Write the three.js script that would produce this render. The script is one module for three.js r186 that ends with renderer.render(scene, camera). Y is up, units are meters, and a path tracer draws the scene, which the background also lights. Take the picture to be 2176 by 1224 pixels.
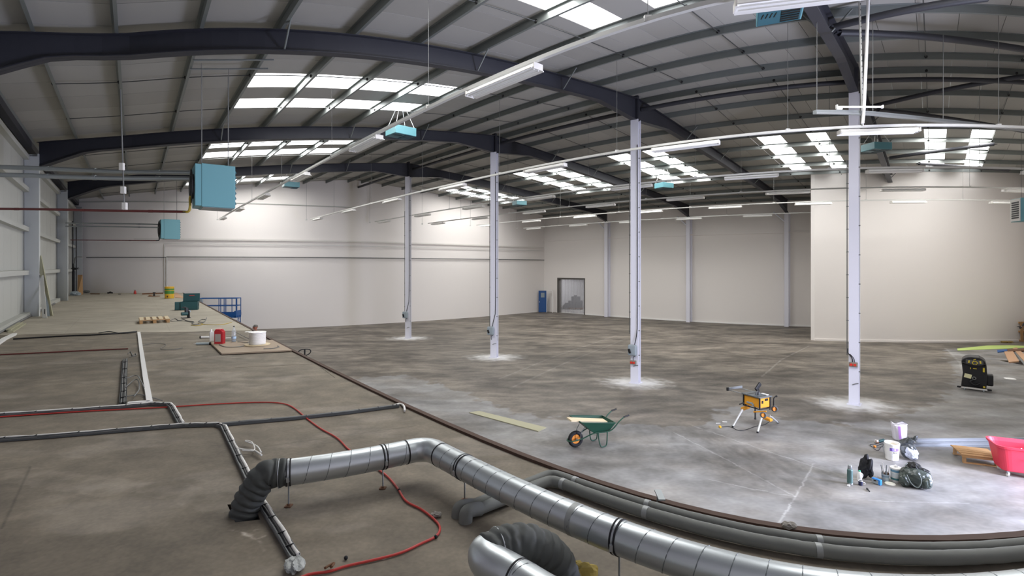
import * as THREE from 'three';
import { mergeGeometries } from 'three/addons/utils/BufferGeometryUtils.js';
import { RoundedBoxGeometry } from 'three/addons/geometries/RoundedBoxGeometry.js';
import { RectAreaLightUniformsLib } from 'three/addons/lights/RectAreaLightUniformsLib.js';
import { MarchingCubes } from 'three/addons/objects/MarchingCubes.js';
import { createNoise2D } from 'simplex-noise';

// ------------------------------------------------------------------ camera, sky, lights, exposure
const F = 1080.5, HZ = 567.7, CX = 1088, XL = 286.2, EYE = 4.5, MZ = 2.662;   // lens in pixels, horizon row, eye height, deck height
const scene = new THREE.Scene();
const camera = new THREE.PerspectiveCamera(2 * Math.atan(612 / F) * 180 / Math.PI, 2176 / 1224, 0.05, 300);
camera.position.set(0, EYE, 0); camera.lookAt(0, EYE, -10);
camera.setViewOffset(2176, 1224, 0, 612 - HZ, 2176, 1224);
scene.add(camera);
const renderer = new THREE.WebGLRenderer({ antialias: true });
renderer.toneMapping = THREE.LinearToneMapping;
renderer.toneMappingExposure = 1.17;
renderer.shadowMap.enabled = true;
scene.background = new THREE.Color().setRGB(0.85, 0.95, 1.15);       // overcast sky outside
RectAreaLightUniformsLib.init();
const ROOF_LIGHT = 11, ROOF_GLOW = 3.2, DOOR_LIGHT = 80;
function areaLight(name, pos, target, w, h, intensity, color = 0xffffff) {
  const L = new THREE.RectAreaLight(color, intensity, w, h); L.name = name; L.position.copy(pos); L.lookAt(target); scene.add(L); return L;
}

// ------------------------------------------------------------------ helpers
const V = (x, y, z) => new THREE.Vector3(x, y, z), UP = V(0, 1, 0);
const clamp = (v, a, b) => Math.min(b, Math.max(a, v)), lerp = (a, b, t) => a + (b - a) * t;
const sstep = (a, b, v) => { const t = clamp((v - a) / (b - a), 0, 1); return t * t * (3 - 2 * t); };
let seed = 7; const rnd = () => ((seed = (seed * 1664525 + 1013904223) >>> 0) / 4294967296);
const n2 = createNoise2D(rnd);
// The picture is a swept panorama, so the long straight members of the hall are laid out on a gently curved plan:
// c = metres across from the eye line, l = metres along the hall, y = metres above the concrete floor.
const PHI0 = (CX - XL) / F;
function W(c, l, y) {
  const phi = Math.atan2(c, l), rho = Math.hypot(c, l), xp = XL + F * phi;
  const t = clamp((XL - xp) / XL, 0, 1.5), near = clamp(1 - (rho - 10) / 20, 0, 1), r = rho / (1 + 0.115 * Math.pow(t, 1.5) * near);
  return V(r * (phi - PHI0), y, -r);
}
const G = (px, py, y = 0) => { const d = F * (EYE - y) / (py - HZ); return V(d * (px - CX) / F, y, -d); };   // point of a level surface
const A = (px, py, d) => V(d * (px - CX) / F, EYE - d * (py - HZ) / F, -d);                                   // point at a known distance
const SL = 0.095, SR = 0.073, RIDGE = 16.5, ROOF0 = 6.77;
const roofY = (c) => EYE + ROOF0 - (c < RIDGE ? SL * (RIDGE - c) : SR * (c - RIDGE));
function roofHit(px, py, off = 0) {                                     // [c, l] of the point where the roof plane (lowered by off) shows
  const phi = (px - XL) / F, s = (HZ - py) / F; let lo = 1, hi = 70;
  for (let i = 0; i < 50; i++) { const m = (lo + hi) / 2; if (s * m > roofY(m * Math.sin(phi)) - EYE - off) hi = m; else lo = m; }
  return [lo * Math.sin(phi), lo * Math.cos(phi)];
}
function fin(g) { const o = g.index ? g.toNonIndexed() : g; for (const k of Object.keys(o.attributes)) if (!['position', 'normal', 'uv'].includes(k)) o.deleteAttribute(k);
  if (!o.attributes.uv) o.setAttribute('uv', new THREE.Float32BufferAttribute(new Float32Array(o.attributes.position.count * 2), 2));
  if (!o.attributes.normal) o.computeVertexNormals(); o.morphAttributes = {}; return o; }
const mg = (list) => { list = [].concat(list); return list.length === 1 ? fin(list[0]) : mergeGeometries(list.map(fin)); };
function sweep(prof, path, { caps = true } = {}) {
  let area = 0; for (let i = 0; i < prof.length; i++) { const p = prof[i], q = prof[(i + 1) % prof.length]; area += p[0] * q[1] - q[0] * p[1]; }
  if (area < 0) prof = prof.slice().reverse();
  const n = path.length, rings = [], L = [0];
  for (let i = 0; i < n; i++) {
    const t = path[Math.min(i + 1, n - 1)].clone().sub(path[Math.max(i - 1, 0)]).normalize();
    let s = t.clone().cross(UP); if (s.lengthSq() < 1e-4) s.set(1, 0, 0); s.normalize();
    const u = s.clone().cross(t);
    if (i) L.push(L[i - 1] + path[i].distanceTo(path[i - 1]));
    const P = typeof prof === 'function' ? prof(i) : prof;
    rings.push(P.map(([a, b]) => path[i].clone().addScaledVector(s, a).addScaledVector(u, b)));
  }
  const pos = [], uv = [], m = prof.length, per = [0];
  for (let j = 0; j < m; j++) { const p = prof[j], q = prof[(j + 1) % m]; per.push(per[j] + Math.hypot(q[0] - p[0], q[1] - p[1])); }
  const push = (v, a, b) => { pos.push(v.x, v.y, v.z); uv.push(a, b); };
  for (let i = 0; i < n - 1; i++) for (let j = 0; j < m; j++) {
    const k = (j + 1) % m, a = rings[i][j], b = rings[i][k], c = rings[i + 1][k], d = rings[i + 1][j];
    push(a, L[i], per[j]); push(d, L[i + 1], per[j]); push(c, L[i + 1], per[j + 1]); push(a, L[i], per[j]); push(c, L[i + 1], per[j + 1]); push(b, L[i], per[j + 1]);
  }
  if (caps) { const tri = THREE.ShapeUtils.triangulateShape(prof.map(([a, b]) => new THREE.Vector2(a, b)), []);
    for (const [a, b, c] of tri) { for (const k of [a, b, c]) push(rings[0][k], prof[k][0], prof[k][1]); for (const k of [a, c, b]) push(rings[n - 1][k], prof[k][0], prof[k][1]); } }
  const g = new THREE.BufferGeometry(); g.setAttribute('position', new THREE.Float32BufferAttribute(pos, 3)); g.setAttribute('uv', new THREE.Float32BufferAttribute(uv, 2)); g.computeVertexNormals(); return g;
}
const face = (p) => -Math.atan2(p.x, -p.z);                           // turn that points a thing's front at the place the picture was taken from
const rect = (a0, a1, b0, b1) => [[a0, b0], [a1, b0], [a1, b1], [a0, b1]];
const alongL = (c, l0, l1, y, n = 10) => Array.from({ length: n + 1 }, (_, i) => { const l = lerp(l0, l1, i / n); return W(c, l, typeof y === 'function' ? y(c) : y); });
const alongC = (l, c0, c1, y, n = 16) => Array.from({ length: n + 1 }, (_, i) => { const c = lerp(c0, c1, i / n); return W(c, l, typeof y === 'function' ? y(c) : y); });
function tube(pts, r, { seg = 8, n, tension = 0.5, straight = false, rf, caps = true } = {}) {
  let curve;
  if (straight || pts.length === 2) { curve = new THREE.CurvePath(); for (let i = 0; i < pts.length - 1; i++) curve.add(new THREE.LineCurve3(pts[i], pts[i + 1])); n = n || 1; if (pts.length > 2) curve = new THREE.CatmullRomCurve3(pts, false, 'catmullrom', 0.02), n = (pts.length - 1) * 6; else curve = new THREE.LineCurve3(pts[0], pts[1]); }
  else { curve = new THREE.CatmullRomCurve3(pts, false, 'catmullrom', tension); n = n || (pts.length - 1) * 7; }
  const g = new THREE.TubeGeometry(curve, n, r, seg, false), out = [g];
  if (rf) { const p = g.attributes.position, v = V(0, 0, 0), c = V(0, 0, 0); for (let i = 0; i <= n; i++) { curve.getPointAt(i / n, c); for (let j = 0; j <= seg; j++) { const k = i * (seg + 1) + j; v.fromBufferAttribute(p, k).sub(c).multiplyScalar(rf(i / n, j / seg * Math.PI * 2)).add(c); p.setXYZ(k, v.x, v.y, v.z); } } g.computeVertexNormals();
    const nn = g.attributes.normal; for (let i = 0; i <= n; i++) { const a = i * (seg + 1), b = a + seg; for (const f of ['X', 'Y', 'Z']) { const m = nn['get' + f](a) + nn['get' + f](b); nn['set' + f](a, m / 2); nn['set' + f](b, m / 2); } } }
  if (caps) for (const e of [0, 1]) { const c = curve.getPointAt(e), t = curve.getTangentAt(e).multiplyScalar(e ? 1 : -1), d = new THREE.CircleGeometry(r, seg); d.applyQuaternion(new THREE.Quaternion().setFromUnitVectors(V(0, 0, 1), t)); d.translate(c.x, c.y, c.z); out.push(d); }
  return mg(out);
}
function cyl(a, b, r, r2 = r, seg = 12) { const d = b.clone().sub(a), g = new THREE.CylinderGeometry(r2, r, d.length(), seg); g.applyQuaternion(new THREE.Quaternion().setFromUnitVectors(UP, d.normalize())); g.translate((a.x + b.x) / 2, (a.y + b.y) / 2, (a.z + b.z) / 2); return g; }
function place(g, x, y, z, rx = 0, ry = 0, rz = 0) { if (rx || ry || rz) g.applyMatrix4(new THREE.Matrix4().makeRotationFromEuler(new THREE.Euler(rx, ry, rz, 'YXZ'))); g.translate(x, y, z); return g; }
const bx = (w, h, d, x = 0, y = 0, z = 0, rx = 0, ry = 0, rz = 0) => place(new THREE.BoxGeometry(w, h, d), x, y, z, rx, ry, rz);
const rb = (w, h, d, r, x = 0, y = 0, z = 0, rx = 0, ry = 0, rz = 0) => place(new RoundedBoxGeometry(w, h, d, 3, r), x, y, z, rx, ry, rz);
const lathe = (pts, seg = 24) => new THREE.LatheGeometry(pts.map(([r, y]) => new THREE.Vector2(r, y)), seg);
const torus = (R, r, seg = 24, arc = Math.PI * 2) => new THREE.TorusGeometry(R, r, 8, seg, arc);
const used = {};
const numbered = (name) => { const k = used[name] = (used[name] ?? -1) + 1; return k ? name + '_' + String(k).padStart(3, '0') : name; };
function mesh(name, g, mat, parent) { const m = new THREE.Mesh(mg(g), mat); m.name = parent && parent !== scene ? name : numbered(name); m.castShadow = m.receiveShadow = true; (parent || scene).add(m); return m; }
function tag(o, label, category, group) { o.userData = { label, category }; if (group) o.userData.group = group; return o; }
function thing(name, label, category, p = V(0, 0, 0), turn = 0, group) { const o = new THREE.Group(); o.name = numbered(name); o.position.copy(p); o.rotation.y = turn; scene.add(o); return tag(o, label, category, group); }
function struct(name, g, mat) { const m = mesh(name, g, mat); m.userData.kind = 'structure'; return m; }
function structGroup(name) { const o = new THREE.Group(); o.name = numbered(name); o.userData.kind = 'structure'; scene.add(o); return o; }
function copyOf(o, p, turn, label, group) { const c = o.clone(); c.name = numbered(o.name.replace(/_\d{3}$/, '')); scene.add(c); c.userData = { ...o.userData }; if (p) c.position.copy(p); c.rotation.set(0, turn ?? 0, 0); if (label) c.userData.label = label; if (group) c.userData.group = group; return c; }

// ------------------------------------------------------------------ textures and materials
function texture(w, h, fn, repeat) {
  const d = new Uint8Array(w * h * 4);
  for (let j = 0; j < h; j++) for (let i = 0; i < w; i++) { const c = fn(i / w, j / h, i, j), k = (j * w + i) * 4; d[k] = clamp(c[0], 0, 255); d[k + 1] = clamp(c[1], 0, 255); d[k + 2] = clamp(c[2], 0, 255); d[k + 3] = 255; }
  const t = new THREE.DataTexture(d, w, h); t.colorSpace = THREE.SRGBColorSpace; t.magFilter = THREE.LinearFilter; t.minFilter = THREE.LinearMipmapLinearFilter; t.generateMipmaps = true; t.wrapS = t.wrapT = THREE.RepeatWrapping; if (repeat) t.repeat.set(...repeat); t.needsUpdate = true; return t;
}
const mat = (color, roughness = 0.6, metalness = 0, extra = {}) => new THREE.MeshStandardMaterial({ color, roughness, metalness, side: THREE.DoubleSide, ...extra });
const M = {
  wall: mat(0xe9e4e0, 0.85), wallGrey: mat(0xb6b7b1, 0.8), liner: mat(0xb9b8b4, 0.8), purlin: mat(0x7d8280, 0.5, 0.35), deckTop: mat(0x8a8a86, 0.9),
  rafter: mat(0x2b2c34, 0.55), brace: mat(0x33343a, 0.55), colWhite: mat(0xe4e4ee, 0.5), colGrey: mat(0xc9cccd, 0.5), trunk: mat(0xc8c8c4, 0.45, 0.2), white: mat(0xf0efec, 0.45), whiteDull: mat(0xd9d6d0, 0.7),
  teal: mat(0x62969f, 0.42), tealDark: mat(0x2f5f6c, 0.5), black: mat(0x141416, 0.5), rubber: mat(0x1b1b1e, 0.8), galv: mat(0xb9bec1, 0.3, 0.9), galvDull: mat(0x9a9fa1, 0.42, 0.75), steel: mat(0xb4b8bb, 0.4, 0.85),
  lag: mat(0x72746f, 0.85), lagTape: mat(0x989b99, 0.5, 0.3), hose: mat(0x454846, 0.7), red: mat(0xb5342c, 0.5), darkRed: mat(0x5c2220, 0.5), redTub: mat(0xe23a52, 0.45), yellow: mat(0xe0b02c, 0.5), yellowHose: mat(0xb39a3a, 0.6),
  green: mat(0x1c4a38, 0.45), orange: mat(0xe08a2a, 0.5), dewalt: mat(0xe9a02a, 0.5), wood: mat(0xb08a5e, 0.8), woodPale: mat(0xd7c6a4, 0.8), woodDark: mat(0x6b4a33, 0.85), plank: mat(0xbf9878, 0.75), mdf: mat(0xa9a68c, 0.8),
  cableWhite: mat(0xd7d5cf, 0.6), cableGrey: mat(0x6d6e6c, 0.6), blue: mat(0x1f5796, 0.5), doorBlue: mat(0x1d4c86, 0.45), greyBox: mat(0x9aa5aa, 0.5), darkGreen: mat(0x1d4b4c, 0.5), edgeWood: mat(0x4b382d, 0.85),
};
function fbm(x, y, o = 4) { let s = 0, a = 0.5, f = 1; for (let i = 0; i < o; i++) { s += a * n2(x * f, y * f); a *= 0.5; f *= 2.03; } return s; }
// spill masks are drawn in plan, in metres: R = pale dust, G = dark polish, B = white overspray and chalk lines
function planMask(x0, x1, z0, z1, w, h, draw) {
  const c = document.createElement('canvas'); c.width = w; c.height = h; const g = c.getContext('2d'); g.fillStyle = '#000'; g.fillRect(0, 0, w, h);
  const X = (p) => [(p.x - x0) / (x1 - x0) * w, (p.z - z0) / (z1 - z0) * h];
  g.globalCompositeOperation = 'lighter';
  draw({ poly(col, pts) { g.fillStyle = col; g.beginPath(); pts.forEach((p, i) => i ? g.lineTo(...X(p)) : g.moveTo(...X(p))); g.closePath(); g.fill(); },
    line(col, pts, wid) { g.strokeStyle = col; g.lineWidth = Math.max(1, wid * w / (x1 - x0)); g.lineCap = 'round'; g.beginPath(); pts.forEach((p, i) => i ? g.lineTo(...X(p)) : g.moveTo(...X(p))); g.stroke(); } });
  const d = g.getImageData(0, 0, w, h).data;
  return (x, z, k) => { const i = Math.round((x - x0) / (x1 - x0) * w), j = Math.round((z - z0) / (z1 - z0) * h); return i < 0 || j < 0 || i >= w || j >= h ? 0 : d[(j * w + i) * 4 + k] / 255; };
}
const px = (list, y = 0) => list.map(([a, b]) => G(a, b, y));
const COLS = [27.648, 19.295, 10.942, 2.589].map((l) => W(RIDGE, l, 0));
function drawFloor({ poly, line }) {
  poly('#f00', px([[700, 800], [760, 803], [860, 797], [990, 835], [1060, 868], [1140, 885], [1300, 903], [1480, 905], [1545, 865], [1600, 862], [1660, 890], [1790, 903], [1900, 890], [2000, 850], [2035, 800], [2010, 742], [2120, 738], [2300, 745], [2600, 1300], [300, 1300]]));
  poly('#0f0', px([[1475, 905], [1640, 965], [1790, 1005], [1800, 1035], [1700, 1052], [1560, 1005], [1400, 945]]));
  poly('#070', px([[1150, 905], [1480, 900], [1400, 950], [1180, 960]]));
  line('#003', px([[1062, 805], [1180, 757], [1310, 713]]), 0.12); line('#003', px([[1085, 825], [1200, 772], [1330, 720]]), 0.12);
  line('#006', px([[1430, 918], [1560, 985], [1690, 1056]]), 0.04); line('#005', px([[1472, 905], [1640, 962], [1760, 1002]]), 0.05); line('#006', px([[1510, 1020], [1600, 1040], [1690, 1056]]), 0.04);
  line('#008', px([[1650, 1122], [1692, 1056], [1730, 985]]), 0.035); line('#005', px([[1800, 1060], [1900, 1067], [2060, 1070]]), 0.04); line('#005', px([[1620, 800], [1660, 765], [1720, 735]]), 0.08);
  for (const o of [0, 18]) { line('#060', px([[1738 + o, 898], [1755 + o, 940], [1785 + o, 985], [1820 + o, 1010]]), 0.03); line('#050', px([[1772 + o, 900], [1790 + o, 935], [1815 + o, 965]]), 0.03); }
  line('#003', px([[1300, 745], [1330, 750], [1360, 752]]), 0.25); line('#004', px([[2010, 740], [2040, 770], [2050, 800]]), 0.12);
}
function floorTex(x0, x1, z0, z1, w, h) {
  const mask = planMask(x0, x1, z0, z1, w, h, drawFloor);
  return texture(w, h, (u, v) => {
    const x = lerp(x0, x1, u), z = lerp(z1, z0, v);
    const wx = x + 0.5 * fbm(x * 1.1, z * 1.1, 4), wz = z + 0.5 * fbm(x * 1.1 + 40, z * 1.1, 4);
    const soft = (k, s) => (mask(wx, wz, k) + mask(wx + s, wz, k) + mask(wx - s, wz, k) + mask(wx, wz + s, k) + mask(wx, wz - s, k)) / 5, dust = clamp(soft(0, 0.09) * (0.78 + 0.6 * fbm(x * 0.35, z * 0.5, 3)), 0, 1), dark = soft(1, 0.22) * (0.75 + 0.6 * fbm(x * 2.5, z * 1.2, 4)), chalk = mask(x + 0.02 * n2(x * 3, z * 3), z + 0.02 * n2(z * 3, x * 3), 2) * (0.75 + 0.4 * n2(x * 2.2, z * 2.2));
    const s1 = fbm(x * 0.2 + 0.4 * n2(x * .1, z * .2), z * 0.42, 4), s2 = fbm(x * 0.7 + 9, z * 1.5, 4), s3 = n2(x * 6, z * 9);
    let p = 105 + 40 * s1 + 27 * s2 + 6 * s3, r = p * 1.045, g = p * 0.985, b = p * 0.905;
    const q = 143 + 30 * s1 + 30 * fbm(x * 0.8 + 3, z * 1.1, 4) + 4 * s3; r = lerp(r, q * 0.99, dust * .8); g = lerp(g, q * 0.995, dust * .8); b = lerp(b, q * 1.0, dust * .8);
    const k = 1 - 0.3 * clamp(dark * (0.8 + 0.6 * s2), 0, 1); r *= k; g *= k; b *= k;
    let spray = clamp(chalk * 1.3, 0, 1) * 0.6;
    for (const c of COLS) { const d = Math.hypot((x - c.x) * 0.8, z - c.z); if (d < 2) spray = Math.max(spray, sstep(1.45, 0.25, d + 0.35 * fbm(x * 1.7, z * 1.7, 3)) * 0.95); }
    r = lerp(r, 226, spray); g = lerp(g, 226, spray); b = lerp(b, 226, spray);
    return [r, g, b];
  });
}
const oldDeckCol = (x, z) => { const s = fbm(x * 0.5, z * 0.6, 4), t = fbm(x * 2.1 + 5, z * 2.6, 3), f = n2(x * 60, z * 60) * 3 + n2(x * 17, z * 17) * 3, d = sstep(0.12, 0.5, fbm(x * 0.45 + 20, z * 0.9 + 4, 4)); const p = 111 + 16 * s + 15 * t + 1.6 * f; return [p * 1.03 + 17 * d, p * 0.955 + 17 * d, p * 0.83 + 18 * d]; };
const newDeckCol = (x, z) => { const s = fbm(x * 0.35, z * 0.5, 4), t = fbm(x * 1.6 + 5, z * 2, 3), f = n2(x * 40, z * 40) * 4; const p = 160 + 14 * s + 9 * t + f; return [p * 1.03, p * 0.985, p * 0.89]; };
function deckTex(x0, x1, z0, z1, w, h, col, draw) {
  const mask = draw && planMask(x0, x1, z0, z1, w, h, draw);
  return texture(w, h, (u, v) => { const x = lerp(x0, x1, u), z = lerp(z1, z0, v), c = col(x, z); if (mask) { const k = mask(x + 0.03 * n2(x * 6, z * 6), z + 0.03 * n2(z * 6, x * 6 + 3), 2) * clamp(0.6 + 0.8 * n2(x * 4, z * 4), 0, 1), dk = mask(x, z, 1) * 0.5; for (let i = 0; i < 3; i++) c[i] = lerp(c[i], [206, 196, 184][i], k) * (1 - dk); } return c; });
}
// flat plan piece (polygon of Vector3, level top) with thickness; uv follows plan metres inside the box [x0, x1] x [z0, z1]
function planSlab(poly, top, th, box, holes = []) {
  const sh = new THREE.Shape(poly.map((p) => new THREE.Vector2(p.x, -p.z)));
  for (const h of holes) sh.holes.push(new THREE.Path(h.map((p) => new THREE.Vector2(p.x, -p.z))));
  const g = new THREE.ExtrudeGeometry(sh, { depth: th, bevelEnabled: false }); g.rotateX(-Math.PI / 2); g.translate(0, top - th, 0);
  if (box) { const p = g.attributes.position, u = g.attributes.uv, [x0, x1, z0, z1] = box; for (let i = 0; i < p.count; i++) u.setXY(i, (p.getX(i) - x0) / (x1 - x0), (z1 - p.getZ(i)) / (z1 - z0)); }
  return g;
}

// ================================================================== STRUCTURE
const LFAR = 35.83, CL = -4.25, CR = 37.3, CB = 30.39, LB = 7.234, FR = [-5.764, 2.589, 10.942, 19.295, 27.648, LFAR];
{ // concrete floor
  const fl = structGroup('floor');
  const tile = (x0, x1, z0, z1, w, h) => mesh('concrete_slab', planSlab([V(x0, 0, z1), V(x1, 0, z1), V(x1, 0, z0), V(x0, 0, z0)], 0, 0.2, [x0, x1, z0, z1]), new THREE.MeshPhysicalMaterial({ map: floorTex(x0, x1, z0, z1, w, h), roughness: 0.5, specularIntensity: 0.4 }), fl);
  tile(-23.5, 23.5, -24.5, -7.5, 2048, 1024); tile(-56, 56, -60, -24.5, 2048, 1536);
  mesh('concrete_apron', bx(120, 0.2, 80, 0, -0.31, -30), mat(0x8d8b88, 0.7), fl);
}
// ------------------------------------------------------------------ mezzanine deck
const EDGE = 3.4, LSEAM = 14.3;
{
  const edgePath = (l0, l1, c = EDGE, n = 30) => Array.from({ length: n + 1 }, (_, i) => W(c, lerp(l0, l1, i / n), MZ));
  const near = []; for (let i = 0; i <= 26; i++) { const a = lerp(Math.atan2(EDGE, LSEAM), 2.2, i / 26); near.push(W(EDGE, EDGE / Math.tan(a), MZ)); }
  const leftNear = []; for (const l of [2, 4, 6, 8, 10, 12, LSEAM]) leftNear.push(W(CL, l, MZ));
  const hatch = [[499, 781], [672, 773], [712, 803], [540, 817.5]].map(([a, b]) => G(a, b, MZ));
  const grow = (pts, s) => { const m = pts.reduce((a, p) => a.add(p), V(0, 0, 0)).multiplyScalar(1 / pts.length); return pts.map((p) => p.clone().sub(m).multiplyScalar(s).add(m)); };
  const duct = [[483, 1072], [540, 1068], [553, 1104], [500, 1110]].map(([a, b]) => G(a, b, MZ)), duct2 = [W(2.08, 1.86, MZ), W(2.3, 1.86, MZ), W(2.3, 2.06, MZ), W(2.08, 2.06, MZ)];
  const box = [-14, 14, -20, 4];
  const holes = [grow(hatch, 1.0035), duct, duct2];
  const poly = [...near, V(9, MZ, 3.5), V(-12, MZ, 3.5), ...leftNear, W(-1, LSEAM, MZ), W(1.5, LSEAM, MZ)];
  const old = new THREE.MeshStandardMaterial({ map: deckTex(...box, 2048, 2048, oldDeckCol, ({ line, poly }) => {
    line('#008', px([[495, 1130], [520, 1143], [545, 1145], [565, 1140]], MZ), 0.02); line('#007', px([[510, 1138], [530, 1143]], MZ), 0.05); line('#006', px([[550, 1128], [575, 1124]], MZ), 0.03); line('#009', px([[553, 1152], [566, 1168]], MZ), 0.02);
    line('#00a', px([[812, 1190], [832, 1186]], MZ), 0.035); line('#003', px([[380, 752], [420, 745]], MZ), 0.25); line('#003', px([[330, 768], [410, 758]], MZ), 0.3); line('#002', px([[330, 1035], [480, 1075]], MZ), 0.3); line('#002', px([[40, 1010], [250, 1040]], MZ), 0.35);
    line('#080', px([[62, 993], [0, 1125]], MZ), 0.006); line('#080', px([[1005, 1150], [1100, 1224]], MZ), 0.005); line('#060', px([[0, 1000], [62, 993]], MZ), 0.005); line('#060', px([[885, 905], [560, 950]], MZ), 0.005);
  }), roughness: 0.8 });
  const deck = structGroup('floor');
  mesh('chipboard_deck', planSlab(poly, MZ, 0.045, box, holes), old, deck);
  mesh('hatch_panel', planSlab(grow(hatch, 0.9985), MZ - 0.003, 0.04, box), old, deck);
  const fb = [-34, 0, -38, -12], newPoly = [...edgePath(LFAR, LSEAM, EDGE, 24), W(1.5, LSEAM, MZ), W(-1, LSEAM, MZ), ...[LSEAM, 18, 22, 27, 31, LFAR].map((l) => W(CL, l, MZ)), ...[-2, 0, 2].map((c) => W(c, LFAR, MZ))];
  const pale = new THREE.MeshStandardMaterial({ map: deckTex(...fb, 2048, 1536, newDeckCol, ({ line }) => { for (const l of [16.7, 19.1, 21.5, 23.9, 26.3, 28.7, 31.1, 33.5]) line('#020', alongC(l, CL, EDGE, MZ, 8), 0.014); for (const c of [-2, 1]) line('#020', alongL(c, LSEAM, LFAR, MZ, 10), 0.014); line('#004', px([[65, 690], [120, 690]], MZ), 0.2); }), roughness: 0.8 });
  mesh('new_chipboard_deck', planSlab(newPoly, MZ + 0.012, 0.05, fb), pale, deck);
  const fullEdge = [...edgePath(LFAR - 0.1, LSEAM, EDGE, 24), ...near.slice(1)];
  mesh('edge_timber', sweep(rect(-0.035, 0.03, -0.22, 0.028), fullEdge), M.edgeWood, deck);
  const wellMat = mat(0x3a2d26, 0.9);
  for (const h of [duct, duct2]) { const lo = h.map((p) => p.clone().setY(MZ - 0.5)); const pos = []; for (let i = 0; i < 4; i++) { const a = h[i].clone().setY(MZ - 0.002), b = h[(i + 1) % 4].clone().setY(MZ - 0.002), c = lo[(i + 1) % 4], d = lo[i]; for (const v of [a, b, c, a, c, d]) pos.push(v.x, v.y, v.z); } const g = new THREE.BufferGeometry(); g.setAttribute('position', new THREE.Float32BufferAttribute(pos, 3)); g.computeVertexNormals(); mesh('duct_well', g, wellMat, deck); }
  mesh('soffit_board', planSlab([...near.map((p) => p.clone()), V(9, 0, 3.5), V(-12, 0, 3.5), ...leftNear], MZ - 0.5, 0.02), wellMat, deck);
}
// ------------------------------------------------------------------ walls
const vwall = (path, h0, h1, th = 0.2) => sweep(rect(0, th, h0, h1), path.map((p) => p.clone().setY(0)));
{
  struct('wall_back', vwall(alongC(LFAR, CL - 0.3, CR + 0.3, 0, 60), 0, 12, -0.25), M.wall);
  const wr = structGroup('wall_right');
  const seg = (l0, l1, h0, h1, n = 10) => mesh('wall_panel', vwall(alongL(CR, l0, l1, 0, n), h0, h1, -0.25), M.wall, wr);
  seg(LFAR, 34.0, 0, 12, 3); seg(34.0, 30.5, 3.42, 12, 5); seg(30.5, LB - 0.3, 0, 12, 30);
  mesh('wall_ledge', sweep(rect(0, 0.09, -0.05, 0.05), alongL(CR, LFAR, LB, EYE + 2.66, 34)), M.wall, wr);
  mesh('skirting_kerb', sweep(rect(0, 0.05, 0, 0.1), alongL(CR, 30.4, LB, 0, 30)), M.white, wr);
  struct('wall_partition', [vwall(alongL(CB, LB, -7.5, 0, 26), 0, 10.6, -0.2), vwall(alongC(LB, CB, CR + 0.2, 0, 8), 0, 10.6, -0.2), sweep(rect(0, 0.05, 0, 0.11), alongL(CB, LB, -7.5, 0, 26))], M.wall);
  struct('wall_front', [vwall([[32.3, -6.5], [22, -6.5], [15, -6.5], [11.6, -6.5], [8.4, -6.5], [6, -6.5]].map(([c, l]) => W(c, l, 0)), 0, 14, 0.25), vwall([[6, -6.5], [3.5, -6.5], [0.8, -6.5]].map(([c, l]) => W(c, l, 0)), 4.4, 14, 0.25), vwall([W(0.8, -6.5, 0), V(14, 0, 4)], 0, 14, 0.25), vwall([V(14, 0, 4), V(-16, 0, 4)], 0, 14, 0.25), vwall([V(-16, 0, 4), W(CL, 1.5, 0)], 0, 14, 0.25)], M.wall);
  // end wall: joints, conduits and cable runs fixed to it
  const wb = thing('wall_conduit', 'pale horizontal conduit pair running across the end wall', 'conduit');
  mesh('upper_conduit', sweep(rect(0.02, 0.07, -0.05, 0.05), alongC(LFAR - 0.05, 0, CR - 0.2, EYE + 1.98, 40)), M.whiteDull, wb); mesh('lower_conduit', sweep(rect(0.02, 0.05, -0.02, 0.02), alongC(LFAR - 0.05, 2.1, CR - 0.2, EYE + 1.64, 40)), M.trunk, wb);
  mesh('drop', cyl(W(2.1, LFAR - 0.08, MZ + 0.1), W(2.1, LFAR - 0.08, EYE + 1.64), 0.025), M.trunk, wb);
  const wc = thing('wall_pipe', 'grey pipe run on the end wall dropping behind the yellow drum', 'pipe');
  mesh('run', tube(alongC(LFAR - 0.08, 2.25, CR - 0.1, EYE + 0.72, 40), 0.035, { n: 60 }), M.cableGrey, wc); mesh('drop', cyl(W(2.25, LFAR - 0.08, MZ + 0.1), W(2.25, LFAR - 0.08, EYE + 0.72), 0.03), M.trunk, wc); mesh('left_run', tube(alongC(LFAR - 0.08, -3.4, 2.25, EYE + 0.68, 8), 0.03), M.cableGrey, wc);
  struct('trim_1', sweep(rect(0, 0.06, -0.04, 0.02), alongC(LFAR, CL, RIDGE, EYE + 4.62, 30)), M.wallGrey);
}
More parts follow.
